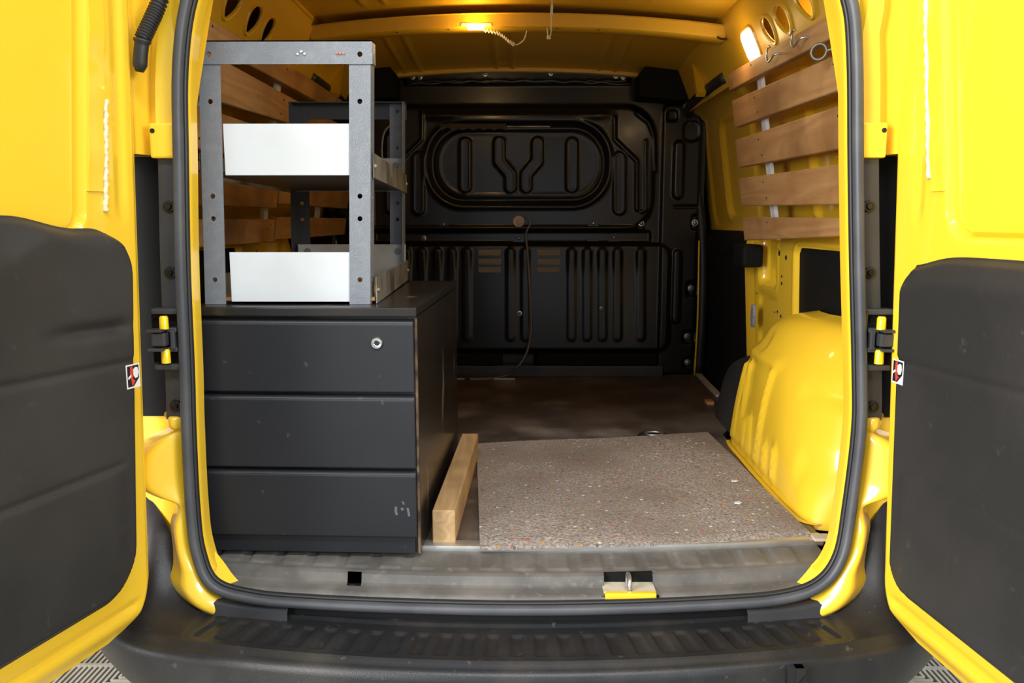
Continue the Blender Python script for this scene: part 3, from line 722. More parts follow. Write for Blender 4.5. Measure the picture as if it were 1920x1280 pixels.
# pillar on the right-hand side and its pressings
for mir in (1, -1):
    def pbox(x0, x1, y0, y1, r):
        a = c5(x0, y1); b = c5(x1, y0)
        return rbox(mir*Xb, Zb, (a[0]+b[0])/2, (a[1]+b[1])/2, (b[0]-a[0])/2, (b[1]-a[1])/2, r)
    H += .012*sst(.006, -.006, pbox(1062, 1230, 190, 1200, .03))
    H += .014*sst(.006, -.006, pbox(1120, 1163, 330, 545, .02))
    H += .012*sst(.005, -.005, pbox(1115, 1152, 735, 1010, .02))
    H -= .010*sst(.004, -.004, pbox(1125, 1225, 572, 580, .004))
    H -= .012*sst(.005, -.005, pbox(1190, 1240, 605, 660, .012)); H -= .012*sst(.005, -.005, pbox(1172, 1222, 855, 908, .012))
    H -= .012*sst(.005, -.005, pbox(1158, 1206, 1040, 1086, .012)); H -= .012*sst(.005, -.005, pbox(1160, 1205, 1140, 1182, .012))
    H -= .012*sst(.005, -.005, pbox(1100, 1140, 215, 255, .012)); H -= .010*sst(.005, -.005, pbox(1160, 1225, 255, 330, .025))
Yb = YB-H
mb = MB(); mb.sheet(np.stack([Xb, Yb, Zb], -1)); bk_o = vp(mb, 'bulkhead', M['steelblack'], smooth=True)
def surf_y(x, z):
    i = int(np.clip((x+.745)/1.48*(nx-1), 0, nx-1)); j = int(np.clip((z-.555)/1.21*(nz-1), 0, nz-1)); return Yb[i, j]
for x0 in (437, 657):
    for yy_ in (735, 768, 797):
        a, b = c5(x0-42, yy_), c5(x0+42, yy_+22); yq = surf_y((a[0]+b[0])/2, a[1])
        mb = MB(); G = np.array([[(a[0]+(b[0]-a[0])*t, yq-.002-.018*u*(1-.3*abs(2*t-1)**6), a[1]+(b[1]-a[1])*u**.8) for u in np.linspace(0, 1, 6)] for t in np.linspace(0, 1, 12)])
        mb.sheet(G); mb.sheet(np.array([[G[k, -1], G[k, -1]+np.array([0, .02, -.002])] for k in range(12)])); mb.build('louvre', M['louvre'], bk_o, smooth=True, sharp=40)
pts = [(x, surf_y(x, c5(500, 108)[1])-.004, c5(500, 108)[1]+.003*math.sin(x*62)-.012*(x/.42)**2) for x in np.linspace(-.42, .44, 80)]
mb = MB(); mb.tube(pts, .0028, 6); mb.build('header_highlight', mat('highlight_steel', (.12, .12, .12), rough=.3, metal=.6), bk_o, smooth=True)  # lighter tube added to draw the bright highlight along the flange
bolt_me = None
for (x, y, r) in ((265, 640, .012), (823, 637, .012), (1003, 637, .012), (188, 693, .010), (545, 692, .012), (903, 690, .012), (1205, 635, .013), (1190, 880, .012), (1176, 1060, .012), (1178, 1157, .012),
                  (150, 92, .009), (178, 92, .009), (420, 80, .009), (665, 78, .009), (908, 88, .009), (935, 92, .009), (548, 972, .010), (852, 953, .006)):
    X0, Z0 = c5(x, y); y0 = surf_y(X0, Z0)
    if bolt_me is None:
        b = MB(); b.lathe([(0, .009), (.55, .009), (.62, .0075), (.62, .0035), (1, .003), (1, -.003)], (0, 0, 0), 'y', 12)
        bo = pyd('bolt', [(v[0], v[1], v[2]) for v in b.V], b.F, M['zinc'], bk_o, True, 30); bolt_me = bo
    else:
        bo = bolt_me.copy(); COL.objects.link(bo); bo.parent = bk_o
    bo.location = (X0, y0, Z0); bo.scale = (r, 1, r)
for (x, y) in ((545, 692), (903, 690), (823, 637), (265, 640)):
    X0, Z0 = c5(x, y); b = MB(); b.prism([(X0-.022, Z0-.016), (X0+.022, Z0-.016), (X0+.014, Z0+.006), (X0+.010, Z0+.016), (X0-.010, Z0+.016), (X0-.014, Z0+.006)], lambda a, c, t: (a, t, c), surf_y(X0, Z0)-.004, surf_y(X0, Z0)+.004)
    b.build('bolt_tab', M['steelblack'], bk_o)
a, b = c5(800, 705), c5(845, 695); mb = MB(); mb.box(a[0], b[0], surf_y(a[0], a[1])-.004, surf_y(a[0], a[1]), a[1], b[1], .001); mb.build('clip', M['steelblack'], bk_o)
# torn foam strip and bright edge at the window blank's top
a, b = c5(250, 292), c5(498, 262)
mb = MB(); G = np.array([[(a[0]+(b[0]-a[0])*t, surf_y(a[0]+(b[0]-a[0])*t, b[1])-.004-.003*math.sin(s*3.1), b[1]-.004-.026*s*(.8+.2*math.sin(t*40))) for s in np.linspace(0, 1, 5)] for t in np.linspace(0, 1, 40)]); mb.sheet(G)
mb.build('foam_strip', mat('old_foam', (.06, .05, .04), rough=.9, bump=.6, bscale=120), bk_o)
a, b = c5(500, 278), c5(662, 270)
mb = MB(); mb.box(a[0], b[0], surf_y(a[0], a[1])-.006, surf_y(a[0], a[1])+.004, a[1], b[1], .001); mb.build('bare_metal_strip', M['galv'], bk_o)
# washer with cable clip at the middle
X0, Z0 = c5(545, 630); yw = surf_y(X0, Z0)
mb = MB(); mb.lathe([(.005, .004), (.022, .004), (.0225, 0)], (X0, yw-.002, Z0), 'y', 22); mb.lathe([(0, .012), (.008, .011), (.010, .004)], (X0+.002, yw-.002, Z0-.003), 'y', 12); mb.build('washer', M['cream'], bk_o, smooth=True, sharp=40)
# base rails on the floor in front of the bulkhead
a = onZ(870, 706, .56)
mb = MB(); x1 = onY(1242, 690, 1.86)[0]
mb.box(-.70, x1, 1.845, 1.885, .560, .603, .003); vp(mb, 'base_rail', M['satin'])
mb = MB(); x0 = onY(1008, 668, 1.885)[0]
mb.box(x0, x1-.02, 1.868, 1.895, .604, .650, .004); mb.box(-.70, onY(940, 668, 1.885)[0], 1.868, 1.895, .604, .650, .004); vp(mb, 'base_upright', M['flatblack'])
# boxes in the top corners
for sx in (1, -1):
    mb = MB(); p0, p1 = .455, .700
    mb.prism([(p0, 1.635), (p1, 1.615), (p1, 1.745), (p0+.02, 1.745), (p0, 1.72)], lambda a, b, t, sx=sx: (sx*a, t, b), 1.765, 1.90); vp(mb, 'corner_cover', M['flatblack'])

# ---- rear doors
DOOR = {-1: (np.array([-.607, 0.]), np.array([-.26, -.9656]), np.array([.9656, -.26])), 1: (np.array([.622, 0.]), np.array([.1, -.995]), np.array([-.995, -.1]))}
def rear_door(sx):
    Hh, dd, nn = DOOR[sx]
    P = lambda u, z, n: (Hh[0]+dd[0]*u+nn[0]*n, Hh[1]+dd[1]*u+nn[1]*n, z)
    u0f = (lambda z: .010+(1.36-z)*.045) if sx < 0 else (lambda z: -.022+(1.28-z)*.066)
    UW, ZB, ZT = .60, .500, 1.76
    nu, nz_ = 150, 230
    S, Z_ = np.meshgrid(np.linspace(0, 1, nu), np.linspace(ZB, ZT, nz_), indexing='ij')
    # rounded lower corners: pull the edge in near the bottom
    r = .075
    cut = np.where(Z_ < ZB+r, r-np.sqrt(np.maximum(0, r*r-(ZB+r-Z_)**2)), 0)
    u0 = u0f(Z_)+cut
    us = (.128+.097*(1.42-Z_)) if sx < 0 else (.112+.153*(1.42-Z_))
    k1 = 66; cs = np.zeros(nu); fr_ = np.linspace(0, 1, k1)
    U_ = np.zeros_like(Z_)
    for i in range(nu):
        if i < k1: U_[i] = u0[i]+(us[i]-.0008-u0[i])*fr_[i]
        else:
            f = ((i-k1)/(nu-1-k1))**1.4; U_[i] = us[i]+.0008+(UW-cut[i]-us[i]-.0008)*f
    N_ = np.zeros_like(U_)
    # edge roll and lower flange with groove
    du = U_-u0
    N_ -= .020*sst(.030, .0, du)
    N_ -= .014*sst(ZB+.030, ZB, Z_)+.006*np.exp(-((Z_-(ZB+.045))/.006)**2)*sst(.03, .06, du)
    # upper aperture: skin seen through the inner frame
    seam = .128 if sx < 0 else .112
    ap = rbox(U_, Z_, us+.24, 1.45, .24, .300, .04)
    N_ -= .012*sst(.0015, -.0015, ap)+.010*np.exp(-((ap+.004)/.004)**2)
    # inner frame: hollow between edge and aperture
    ribc = .055+.05*(1.45-Z_)
    N_ -= .004*sst(.018, .0, np.abs(U_-ribc-.005))*sst(1.16, 1.22, Z_)
    V = np.stack(P(U_, Z_, N_)[:2]+(Z_,), -1)
    mb = MB(); mb.sheet(V)
    # outer skin and closing edges
    back = np.stack(P(U_, Z_, np.full_like(U_, -.075)+.02*((U_-.3)/.3)**2*0)[:2]+(Z_,), -1)
    mb.sheet(back[::6, ::6] if False else back[::2, ::2])
    for e in (0, -1): mb.sheet(np.stack([V[e], back[e]], 0))
    for e in (0, -1): mb.sheet(np.stack([V[:, e], back[:, e]], 0))
    d_o = vp(mb, 'rear_door', M['yellow'], smooth=True, sharp=38)
    # weld flange beside the aperture
    mb = MB(); usf = (lambda z: .128+.097*(1.42-z)) if sx < 0 else (lambda z: .112+.153*(1.42-z))
    zz_ = np.linspace(1.22, 1.74, 40)
    G = np.array([[P(usf(z)-.034+a, z, n+.0012*math.sin(z*70)) for a, n in ((-.001, -.012), (.0, .004), (.030, .004), (.0315, -.004))] for z in zz_])
    mb.sheet(G); mb.build('door_flange', M['yellow'], d_o, smooth=True, sharp=40)
    # sealant bead
    mb = MB(); za, zb = (1.19, 1.36) if sx < 0 else (1.24, 1.62)
    uu = .101 if sx < 0 else .072
    pts = [P(usf(z)-.040+.0012*math.sin(z*300), z, .0015) for z in np.linspace(za, zb, 60)]
    mb.tube(pts, [.0042+.0008*math.sin(i*1.9) for i in range(60)], 8); mb.build('seam_sealant', M['sealant'], d_o, smooth=True)
    # trim panel
    zt = 1.165 if sx < 0 else 1.125
    nu2, nz2 = 120, 150
    a, z = np.meshgrid(np.linspace(-.012, .47, nu2), np.linspace(.578, zt+.03, nz2), indexing='ij')
    shear = .085+(1.06-z)*.075 if sx < 0 else .076+(1.06-z)*.055
    d = np.maximum(rbox(a, z, .24, (.588+zt)/2, .24, (zt-.588)/2, .075 if sx < 0 else .05), -1)
    if sx > 0: top_h = zt-.018*np.exp(-(a/.07)**2)
    else: top_h = zt+.018*sst(.10, .22, a)
    # top edge swell
    d = np.maximum(d, z-top_h) if sx > 0 else np.where(z > 1.05, np.maximum(rbox(a, z, .24, (.588+zt)/2, .24, (zt-.588)/2, .075)-.018*sst(.10, .22, a)*sst(1.05, 1.15, z), -1), d)
    n = .003+.011*sst(.0, -.012, d)
    slope = .045 if sx > 0 else .028+.05*sst(.16, .26, a)
    n += (.016 if sx > 0 else .016)*sst(.0, -1, (z-top_h)/slope)
    n -= .004*np.exp(-((z-.957-.02*a)/.005)**2)*sst(.0, .012, a)
    n -= .0035*np.exp(-((z-(.80 if sx < 0 else .79))/.004)**2)*sst(.02, .05, a)-.003*sst(.80, .79, z)*sst(.02, .06, a)
    if sx < 0: n -= .010*np.exp(-((z-1.012-.03*a)/.010)**2)*sst(.0, .05, a)*sst(.20, .10, a)
    keep = d <= 0
    ga, gz = np.gradient(d, a[1, 0]-a[0, 0], z[0, 1]-z[0, 0]); gl = ga*ga+gz*gz+1e-9
    dp = np.where((d > 0) & (d < .02), d, 0)/gl
    shear = shear*1.0; a = a-dp*ga; z = z-dp*gz
    # snap the boundary onto the outline by hiding cells outside it
    cell = ~(keep[:-1, :-1] | keep[1:, :-1] | keep[:-1, 1:] | keep[1:, 1:])
    G = np.stack(P(a+shear, z, n)[:2]+(z,), -1)
    mb = MB(); mb.sheet(G, cell)
    tp = mb.build('trim_panel', M['plastic'], d_o, smooth=True)
    # sticker
    us, zs0 = (.094, .953) if sx < 0 else (.084, .959)
    if sx < 0: U = lambda s: us+.030*(1-s)
    else: U = lambda s: us+.031*s
    T = lambda x, y: (U(x), zs0-.038*y+(.0))
    nst = .0305
    mb = MB()
    def poly(pts, k, m): mb.m = m; mb.prism([T(*p) for p in pts], lambda q, b_, t: P(q, b_, t), nst+k*.0003, nst+.0003+k*.0003)
    poly([(0, 0), (1, 0), (1, 1), (0, 1)], 0, 0)
    poly([(.08, .06), (.92, .06), (.92, .60), (.50, .93), (.08, .93)], 1, 1)
    poly([(.30, .10), (.46, .08), (.50, .35), (.44, .60), (.62, .72), (.40, .92), (.34, .70), (.26, .40)], 2, 2)
    poly([(.50, .22), (.66, .14), (.82, .16), (.88, .40), (.80, .58), (.60, .60), (.50, .48)], 3, 0)
    poly([(.10, .52), (.32, .42), (.34, .50), (.12, .62)], 3, 0)
    mb.m = 0
    mb.build('warning_sticker', [M['stwhite'], M['stblack'], M['red']], d_o)
    return d_o
for sx in (-1, 1): rear_door(sx)

# ================================================================== LOAD
# ---- slat linings
# per slat: bottom and top edge at the near end (y .3) and at the far end (y 1.1)
SLR = [(1.534, 1.578, 1.553, 1.599), (1.432, 1.500, 1.447, 1.523), (1.320, 1.403, 1.333, 1.412), (1.209, 1.290, 1.221, 1.301), (1.146, 1.182, 1.119, 1.188)]
SLL = [(1.530, 1.575, 1.542, 1.594), (1.424, 1.514, 1.450, 1.514), (1.322, 1.405, 1.333, 1.412), (1.209, 1.298, 1.212, 1.300), (1.120, 1.180, 1.118, 1.181)]
def sx_at(z): return np.interp(z, [1.13, 1.6], [.682, .612])
def lining(sx, label, splits, SL, posts):
    t = thing('slat_lining', (sx*.66, .8, 1.13), label, 'slat rack')
    for k, (nb, nt_, fb, ft) in enumerate(SL):
        for (ya, yb, dz) in splits[k]:
            mb = MB(); nseg = 10; V = []; Fc = []
            ed = lambda y: (nb+(fb-nb)*(y-.3)/.8+dz, nt_+(ft-nt_)*(y-.3)/.8+dz) if sx > 0 else (nb+(fb-nb)*min(1, (y-.3)/.8)+dz, nt_+(ft-nt_)*min(1, (y-.3)/.8)+dz)
            off0 = -.004 if dz else 0.0
            for i in range(nseg+1):
                y = ya+(yb-ya)*i/nseg; lo, hi = ed(y)
                for zz_, off in ((lo, 0), (hi, 0), (hi, .020), (lo, .020)): V.append((sx*(float(sx_at(zz_))+off+off0), y, zz_))
            for i in range(nseg):
                for j in range(4): Fc.append([i*4+j, i*4+(j+1) % 4, (i+1)*4+(j+1) % 4, (i+1)*4+j])
            Fc += [[0, 1, 2, 3], [nseg*4+3, nseg*4+2, nseg*4+1, nseg*4]]
            mb.add(V, Fc); s = mb.build('slat', M['slat'], t)
            bv = s.modifiers.new('b', 'BEVEL'); bv.width = .002; bv.segments = 1; bv.limit_method = 'ANGLE'
            for y in [q+e for q in posts for e in (-.02,) if ya+.02 < q+e < yb-.01]:
                for f in (.25, .78):
                    lo, hi = ed(y); z = lo+(hi-lo)*f
                    if hi-lo < .06 and f < .5: continue
                    sc = MB(); sc.lathe([(0, .0012), (.0026, .001), (.0034, 0)], (sx*(float(sx_at(z))+off0+.0002), y+.03*(f-.5), z), 'x' if sx > 0 else '+x', 8)
                    sc.build('screw', M['hole'], s)
    for y in posts:
        mb = MB(); V = []
        for z in (1.125, 1.60):
            for a, b in ((.021, -.018), (.021, .018), (.031, .018), (.031, -.018)): V.append((sx*(float(sx_at(z))+a), y+b, z))
        mb.add(V, [[0, 1, 2, 3], [7, 6, 5, 4]]+[[i, (i+1) % 4, (i+1) % 4+4, i+4] for i in range(4)])
        mb.build('upright', M['upright'], t)
    return t
full = lambda a, b: [(a, b, 0)]
lining(1, 'brown wooden slat rack carrying wire hooks, above the bare yellow wheel arch',
       [full(.17, 1.10), full(.17, 1.085), full(.17, 1.095), full(.17, 1.10), full(.17, 1.105)], SLR, (.33, .875))
lining(-1, 'brown wooden slat rack on the side wall behind the grey shelf rack',
       [full(.12, 1.60), full(.12, 1.60), full(.12, 1.20), [(.12, .925, 0), (.93, 1.86, .012)], [(.12, .925, 0), (.93, 1.86, .006)]], SLL, (.36, .90, 1.50))

# ---- wire hooks on the top right slat
def hook(px, py, label):
    p = onX(px, py, float(sx_at(1.57))); x, y, z = p
    pts = cat([(x+.004, y-.03, z+.001), (x-.006, y-.028, z+.001), (x-.016, y-.022, z-.001), (x-.018, y-.006, z-.008), (x-.018, y+.012, z-.010), (x-.018, y+.026, z+.002), (x-.018, y+.026, z+.018), (x-.018, y+.014, z+.026), (x-.018, y+.004, z+.022)], 5)
    mb = MB(); mb.tube(pts, .0024, 8); return tag(mb.build('wire_hook', M['zinc'], None, smooth=True), label, 'hook', 'bent wire hooks on the top slat')
hook(1507, 76, 'bent zinc wire hook in the top slat, nearer the open rear door')
hook(1458, 106, 'bent zinc wire hook in the top slat, nearer the lit lamp')
p = onX(1547, 97, float(sx_at(1.53))-.012); x, y, z = p
mb = MB(); ru = np.array([.80, -.60, 0]); pc = np.array([x-.012, y, z])
mb.tube([pc+ru*.015*math.cos(a)+np.array([0, 0, .015*math.sin(a)]) for a in np.linspace(0, 2*math.pi, 26, endpoint=False)], .0032, 9, closed=True)
mb.tube(cat([pc+ru*.015, pc+ru*.024+np.array([0, 0, .002]), pc+ru*.036+np.array([0, 0, .005])], 4), .0032, 9)
tag(mb.build('ring_hook', M['galv'], None, smooth=True), 'round zinc screw eye between the two upper slats beside the door frame', 'hook')

# ---- drawer cabinet
CW, CDp, CH = .408, .665, .461
cx0, cy0 = -.372, .400
cab = thing('drawer_cabinet', (cx0, cy0, .5635), 'charcoal three drawer office cabinet standing at the edge of the load floor', 'cabinet', rotz=R(-2.0), local=True)
hw, hd = CW/2, CDp/2
mb = MB(); mb.box(-hw, -hw+.014, -hd+.016, hd, .0, CH-.018, .001); mb.box(-hw+.014, hw-.014, hd-.012, hd, 0, CH-.018); mb.box(-hw+.014, hw-.014, -hd+.05, hd-.012, .02, .034); mb.box(-hw+.014, hw-.014, -hd+.019, -hd+.024, .03, CH-.018)
mb.build('carcass', M['cab'], cab)
mb = MB(); mb.box(hw-.014, hw, -hd+.016, hd, .0, CH-.018, .001); mb.build('side_panel', M['cabside'], cab)
mb = MB(); mb.box(hw-.0045, hw-.0005, -hd+.0125, -hd+.0158, .0, CH-.02); mb.build('worn_edge', M['chip'], cab)
mb = MB(); mb.box(-hw-.001, hw+.001, -hd-.002, hd, CH-.0165, CH, .003); mb.build('top_panel', M['cabside'], cab)
mb = MB(); mb.box(-hw+.001, hw-.010, -hd+.012, -hd+.016, .0, .032); mb.build('plinth', M['cab'], cab)
zz0 = [(.034, .1605), (.1655, .3015), (.3065, .4395)]
for k, (a, b) in enumerate(zz0):
    mb = MB(); x0, x1 = -hw+.001, hw-.0055
    # front with a bevelled top lip (finger grip)
    pr = [(0.0, a+.002), (.0, b-.010), (.0035, b-.004), (.009, b-.001), (.016, b-.001), (.016, a), (.002, a)]
    mb.prism(pr, lambda y, z, t: (t, -hd+y, z), x0, x1)
    dr = mb.build('drawer', M['cab'], cab)
    bv = dr.modifiers.new('b', 'BEVEL'); bv.width = .0012; bv.segments = 2
    mb = MB(); mb.box(x0+.001, x1-.001, -hd+.0022, -hd+.0034, b-.0075, b-.0065) if False else mb.tube([(x0+.001, -hd+.0018, b-.0066), (x1-.001, -hd+.0018, b-.0066)], .0011, 6)
    mb.build('grip_edge', M['satin'], dr)
    if k == 2:
        q = onY(719, 643, .063); lx = q[0]-cx0; lz = q[2]-.5635
        mb = MB(); mb.lathe([(.0045, .0035), (.0060, .0045), (.0095, .0045), (.0108, .003), (.0112, 0)], (lx, -hd, lz), 'y', 26); lk = mb.build('lock', M['chrome'], dr, smooth=True, sharp=35)
        mb = MB(); mb.lathe([(0, .0030), (.0047, .0030), (.0047, 0)], (lx, -hd, lz), 'y', 16); mb.box(lx-.0006, lx+.0006, -hd-.0034, -hd-.003, lz-.003, lz+.003); mb.build('keyhole', M['stblack'], dr)
    if k == 0:
        q = onY(768, 955, .063); lx = q[0]-cx0; lz = q[2]-.5635
        mb = MB()
        for pts, rr in (([(-.013, .006), (-.0135, -.004), (-.011, -.010)], .0026), ([(-.004, .001), (.001, .002)], .0030), ([(.008, .004), (.010, -.004), (.011, -.012)], .0024), ([(-.001, .016), (.002, .010)], .0018)):
            mb.tube(cat([(lx+x_, -hd-.0001, lz+y_) for x_, y_ in pts], 4), rr, 6)
        for i, v in enumerate(mb.V): mb.V[i] = (v[0], -hd-.0003+(v[1]+hd)*.15, v[2])
        mb.build('chalk_scuff', M['chalk'], dr)

# ---- shelf rack
TOPZ = .5635+CH
sh = thing('shelf_rack', (-.41, .41, TOPZ), 'grey metal shelf rack with two white fronted trays standing on the drawer cabinet', 'shelf')
FX0, FX1, FY = -.560, -.257, .112
RX0, RX1, RYr = -.553, -.276, .695
ZF, ZR = 1.488, 1.460
def post(x, y, sx, sy, z1, m, tilt=0.0):
    """L-section post: outer corner at (x,y); flanges run sx along X, sy along Y; bottom shifted by tilt in X"""
    wd = .038; z0 = TOPZ+.0005
    hs = [(wd*.5, z0+.045), (wd*.5, z0+.155), (wd*.5, z0+.195), (wd*.5, z0+.36 if z1 > 1.47 else z0+.33)]
    holes = [circ(a, b, .0046, 12) for a, b in hs if b < z1-.03]+[circ(wd*.5, z1-.017, .0046, 12)]
    sh_t = lambda z: tilt*(1-(z-z0)/(z1-z0))
    f1 = lambda a, b, n: (x+sx*a+sh_t(b), y-sy*n, b)
    o = plate([(0, z0), (wd, z0), (wd, z1), (0, z1)], holes, f1, .0022, 'post', m, sh)
    f2 = lambda a, b, n: (x-sx*n+sh_t(b), y+sy*a, b)
    # second flange joins the same part
    o2 = plate([(.0022, z0), (wd, z0), (wd, z1), (.0022, z1)], [circ(wd*.55, b, .0046, 12) for _, b in hs if b < z1-.03], f2, .0022, 'post', m, sh)
    bm = bmesh.new(); bm.from_mesh(o.data); bm.from_mesh(o2.data); bm.to_mesh(o.data); bm.free()
    bpy.data.objects.remove(o2); return o
post(FX0, FY, 1, 1, ZF-.006, M['hammer'], -.012); post(FX1, FY, -1, 1, ZF-.006, M['hammer'], -.012)
post(RX0, RYr, 1, -1, ZR, M['hammerdark'], -.008); post(RX1, RYr, -1, -1, ZR, M['hammer'], -.008)
# top rails
f1 = lambda a, b, n: (a, FY-.0026-n, b)
fr = plate([(FX0-.003, ZF-.040), (FX1+.003, ZF-.040), (FX1+.003, ZF), (FX0-.003, ZF)], [circ(FX0+.019, ZF-.0235, .0048), circ(FX1-.019, ZF-.0235, .0048)], f1, .0022, 'front_rail', M['hammer'], sh)
mb = MB(); mb.box(FX0-.003, FX1+.003, FY-.0026, FY+.028, ZF-.0022, ZF); mb.box(FX0-.003, FX0-.0008, FY-.002, FY+.03, ZF-.038, ZF); mb.box(FX1+.0008, FX1+.003, FY-.002, FY+.03, ZF-.038, ZF); mb.build('rail_flange', M['hammer'], fr)
for u, k in ((.60, 0), (.825, 1)):
    cxm = FX0+(FX1-FX0)*u; mb = MB()
    for j in range(3):
        a = random.random()*6; q = (cxm+(j-1)*.006, ZF-.021+random.uniform(-.003, .003))
        mb.prism([(q[0]+.0035*math.cos(a+t)*random.uniform(.5, 1), q[1]+.003*math.sin(a+t)*random.uniform(.5, 1)) for t in (0, 1.2, 2.4, 3.6, 5)], lambda p, r_, t: (p, t, r_), FY-.0052, FY-.0028)
    mb.build('paint_chip', M['stwhite'] if k == 0 else mat('rust', (.45, .22, .15), rough=.8), fr)
mb = MB(); mb.box(RX0-.003, RX1+.003, RYr, RYr+.0022, ZR-.036, ZR+.002); mb.box(RX0-.003, RX1+.003, RYr-.03, RYr+.002, ZR, ZR+.0022); mb.build('rear_rail', M['hammerdark'], sh)
def tray(zb, hf, hb, hs, zoff_r, bm_):
    """front and back boards higher than the folded metal sides"""
    t = MB(); t.box(FX0+.036, FX1-.036, FY+.0024, FY+.012, zb, zb+hf, .0008)
    tr = t.build('tray_front', M['white'], sh)
    t = MB(); t.box(RX0+.004, RX1-.004, RYr-.016, RYr-.008, zb+zoff_r, zb+zoff_r+hb, .0008); bk2 = t.build('tray_back', M['greyboard'], sh)
    for x in (RX1-.024, RX0+.028):
        c_ = MB(); c_.lathe([(0, .001), (.0085, .001), (.0088, 0)], (x, RYr-.016, zb+zoff_r+hb-.018), 'y', 16); c_.build('plug', M['hammer'], bk2)
    for xf, xr, s in ((FX0-.010, RX0-.006, -1), (FX1-.004, RX1-.002, 1)):
        t = MB(); V = []
        for (x, y, dz) in ((xf, FY+.012, 0), (xr, RYr-.002, zoff_r)):
            for a, h in ((0.0028*s, -.004), (.0028*s, hs), (.0004*s, hs), (.0004*s, -.004)): V.append((x+a, y, zb+dz+h))
        t.add(V, [[0, 1, 2, 3], [7, 6, 5, 4]]+[[i, (i+1) % 4, (i+1) % 4+4, i+4] for i in range(4)])
        sd_ = t.build('tray_side', M['galv'], sh)
        for (x, y, dz) in ((xf, FY+.024, 0), (xr, RYr-.014, zoff_r)):
            c_ = MB(); c_.lathe([(0, .004), (.003, .0035), (.0055, 0)], (x+s*.0028, y, zb+dz+hs*.45), '+x' if s > 0 else 'x', 12); c_.build('rivet', M['zinc'], sd_, smooth=True)
    t = MB(); t.add([(FX0+.001, FY+.013, zb+.001), (FX1-.006, FY+.013, zb+.001), (RX1-.004, RYr-.017, zb+zoff_r+.001), (RX0+.003, RYr-.017, zb+zoff_r+.001),
                     (FX0+.001, FY+.013, zb+.007), (FX1-.006, FY+.013, zb+.007), (RX1-.004, RYr-.017, zb+zoff_r+.007), (RX0+.003, RYr-.017, zb+zoff_r+.007)],
                    [[0, 1, 2, 3], [7, 6, 5, 4], [0, 1, 5, 4], [1, 2, 6, 5], [2, 3, 7, 6], [3, 0, 4, 7]]); t.build('tray_base', M[bm_], sh)
tray(TOPZ+.005, .090, .085, .045, .004, 'ply'); tray(1.257, .090, .080, .040, -.008, 'hammerdark')
# thin wire hanging behind the rack
pts = cat([onY(742, 228, .80), onY(722, 245, .80), onY(716, 275, .80), onY(717, 300, .80)], 6)
mb = MB(); mb.tube(pts, .0022, 6); tag(mb.build('thin_wire', M['greydot'], None, smooth=True), 'thin grey wire loop hanging behind the upper tray of the shelf rack', 'wire')

# ---- timber block, felt mat, scraps
a = (-.163, .128); b = (-.144, .705)
mb = MB(); wdt = .044; hgt = .066
V = []
for (x, y) in (a, b):
    ww = wdt if y < .3 else .042
    for dx, dz in ((0, 0), (ww, 0), (ww, hgt), (0, hgt)): V.append((x+dx, y, .5605+dz))
mb.add(V, [[3, 2, 1, 0], [4, 5, 6, 7]]+[[i, (i+1) % 4, (i+1) % 4+4, i+4] for i in range(4)])
tb = mb.build('timber_block', M['pale']); bv = tb.modifiers.new('b', 'BEVEL'); bv.width = .002; bv.segments = 2
tag(tb, 'pale squared timber lying on the floor against the drawer cabinet', 'timber')
tl, tr_, br, bl = (-.112, .815), (.555, .94), (.578, .150), (-.070, .092)
nu, nv = 90, 90
G = np.zeros((nu, nv, 3))
rng = np.random.RandomState(3)
for i in range(nu):
    for j in range(nv):
        s, t = i/(nu-1), j/(nv-1)
        p = (np.array(bl)*(1-s)+np.array(br)*s)*(1-t)+(np.array(tl)*(1-s)+np.array(tr_)*s)*t
        # rear edge follows the bowed floor edge
        if t < .12: p[1] += (1-t/.12)*(.045*((p[0]-.2)/.6)**2-.004)
        z = .5645+.0022*math.sin(p[0]*9+p[1]*5)*math.sin(p[1]*11)+.0008*rng.rand()+.0045
        z -= .004*max(0, 1-t/.03) if .0 < s < 1 else 0
        if t > .93: p = p+np.array([0, .006*math.sin(s*9)])*(t-.93)/.07
        G[i, j] = (p[0], p[1], z)
mb = MB(); mb.sheet(G); lo = G.copy(); lo[..., 2] = np.maximum(.5605, G[..., 2]-.008); lo[:, :6, 2] = G[:, :6, 2]-.0062
mb.sheet(lo)
for e in (0, -1): mb.sheet(np.stack([G[e], lo[e]], 0)); mb.sheet(np.stack([G[:, e], lo[:, e]], 0))
felt = mb.build('felt_mat', M['felt']); tag(felt, 'speckled grey brown felt mat spread on the load floor beside the wheel arch', 'mat')
for (px, py, lab) in ((1378, 903, 'small white paper scrap on the felt mat, farther from the sill'), (1384, 944, 'small white paper scrap on the felt mat, closer to the sill')):
    c = onZ(px, py, .571); mb = MB()
    mb.prism([(c[0]-.009, c[1]-.004), (c[0]+.002, c[1]-.007), (c[0]+.009, c[1]+.001), (c[0]+.004, c[1]+.007), (c[0]-.007, c[1]+.006)], lambda p, q, t: (p, q, t), .5722, .5738)
    tag(mb.build('paper_scrap', M['stwhite']), lab, 'scrap', 'paper scraps on the felt mat')
# thin pale strip by the base rail
p, q = onZ(862, 710, .562), onZ(966, 709, .562)
mb = MB(); mb.box(p[0]-.03, q[0], p[1]-.006, p[1]+.006, .5603, .5645, .001); tag(mb.build('pale_strip', M['alu']), 'thin pale metal strip lying on the floor before the bulkhead', 'strip')
p = onZ(878, 709, .562); mb = MB(); mb.box(p[0]-.012, p[0]+.010, p[1]-.028, p[1]-.008, .5603, .574, .003); tag(mb.build('cable_plug', M['rubberdark']), 'small black plug on the floor at the end of the hanging cable', 'plug')

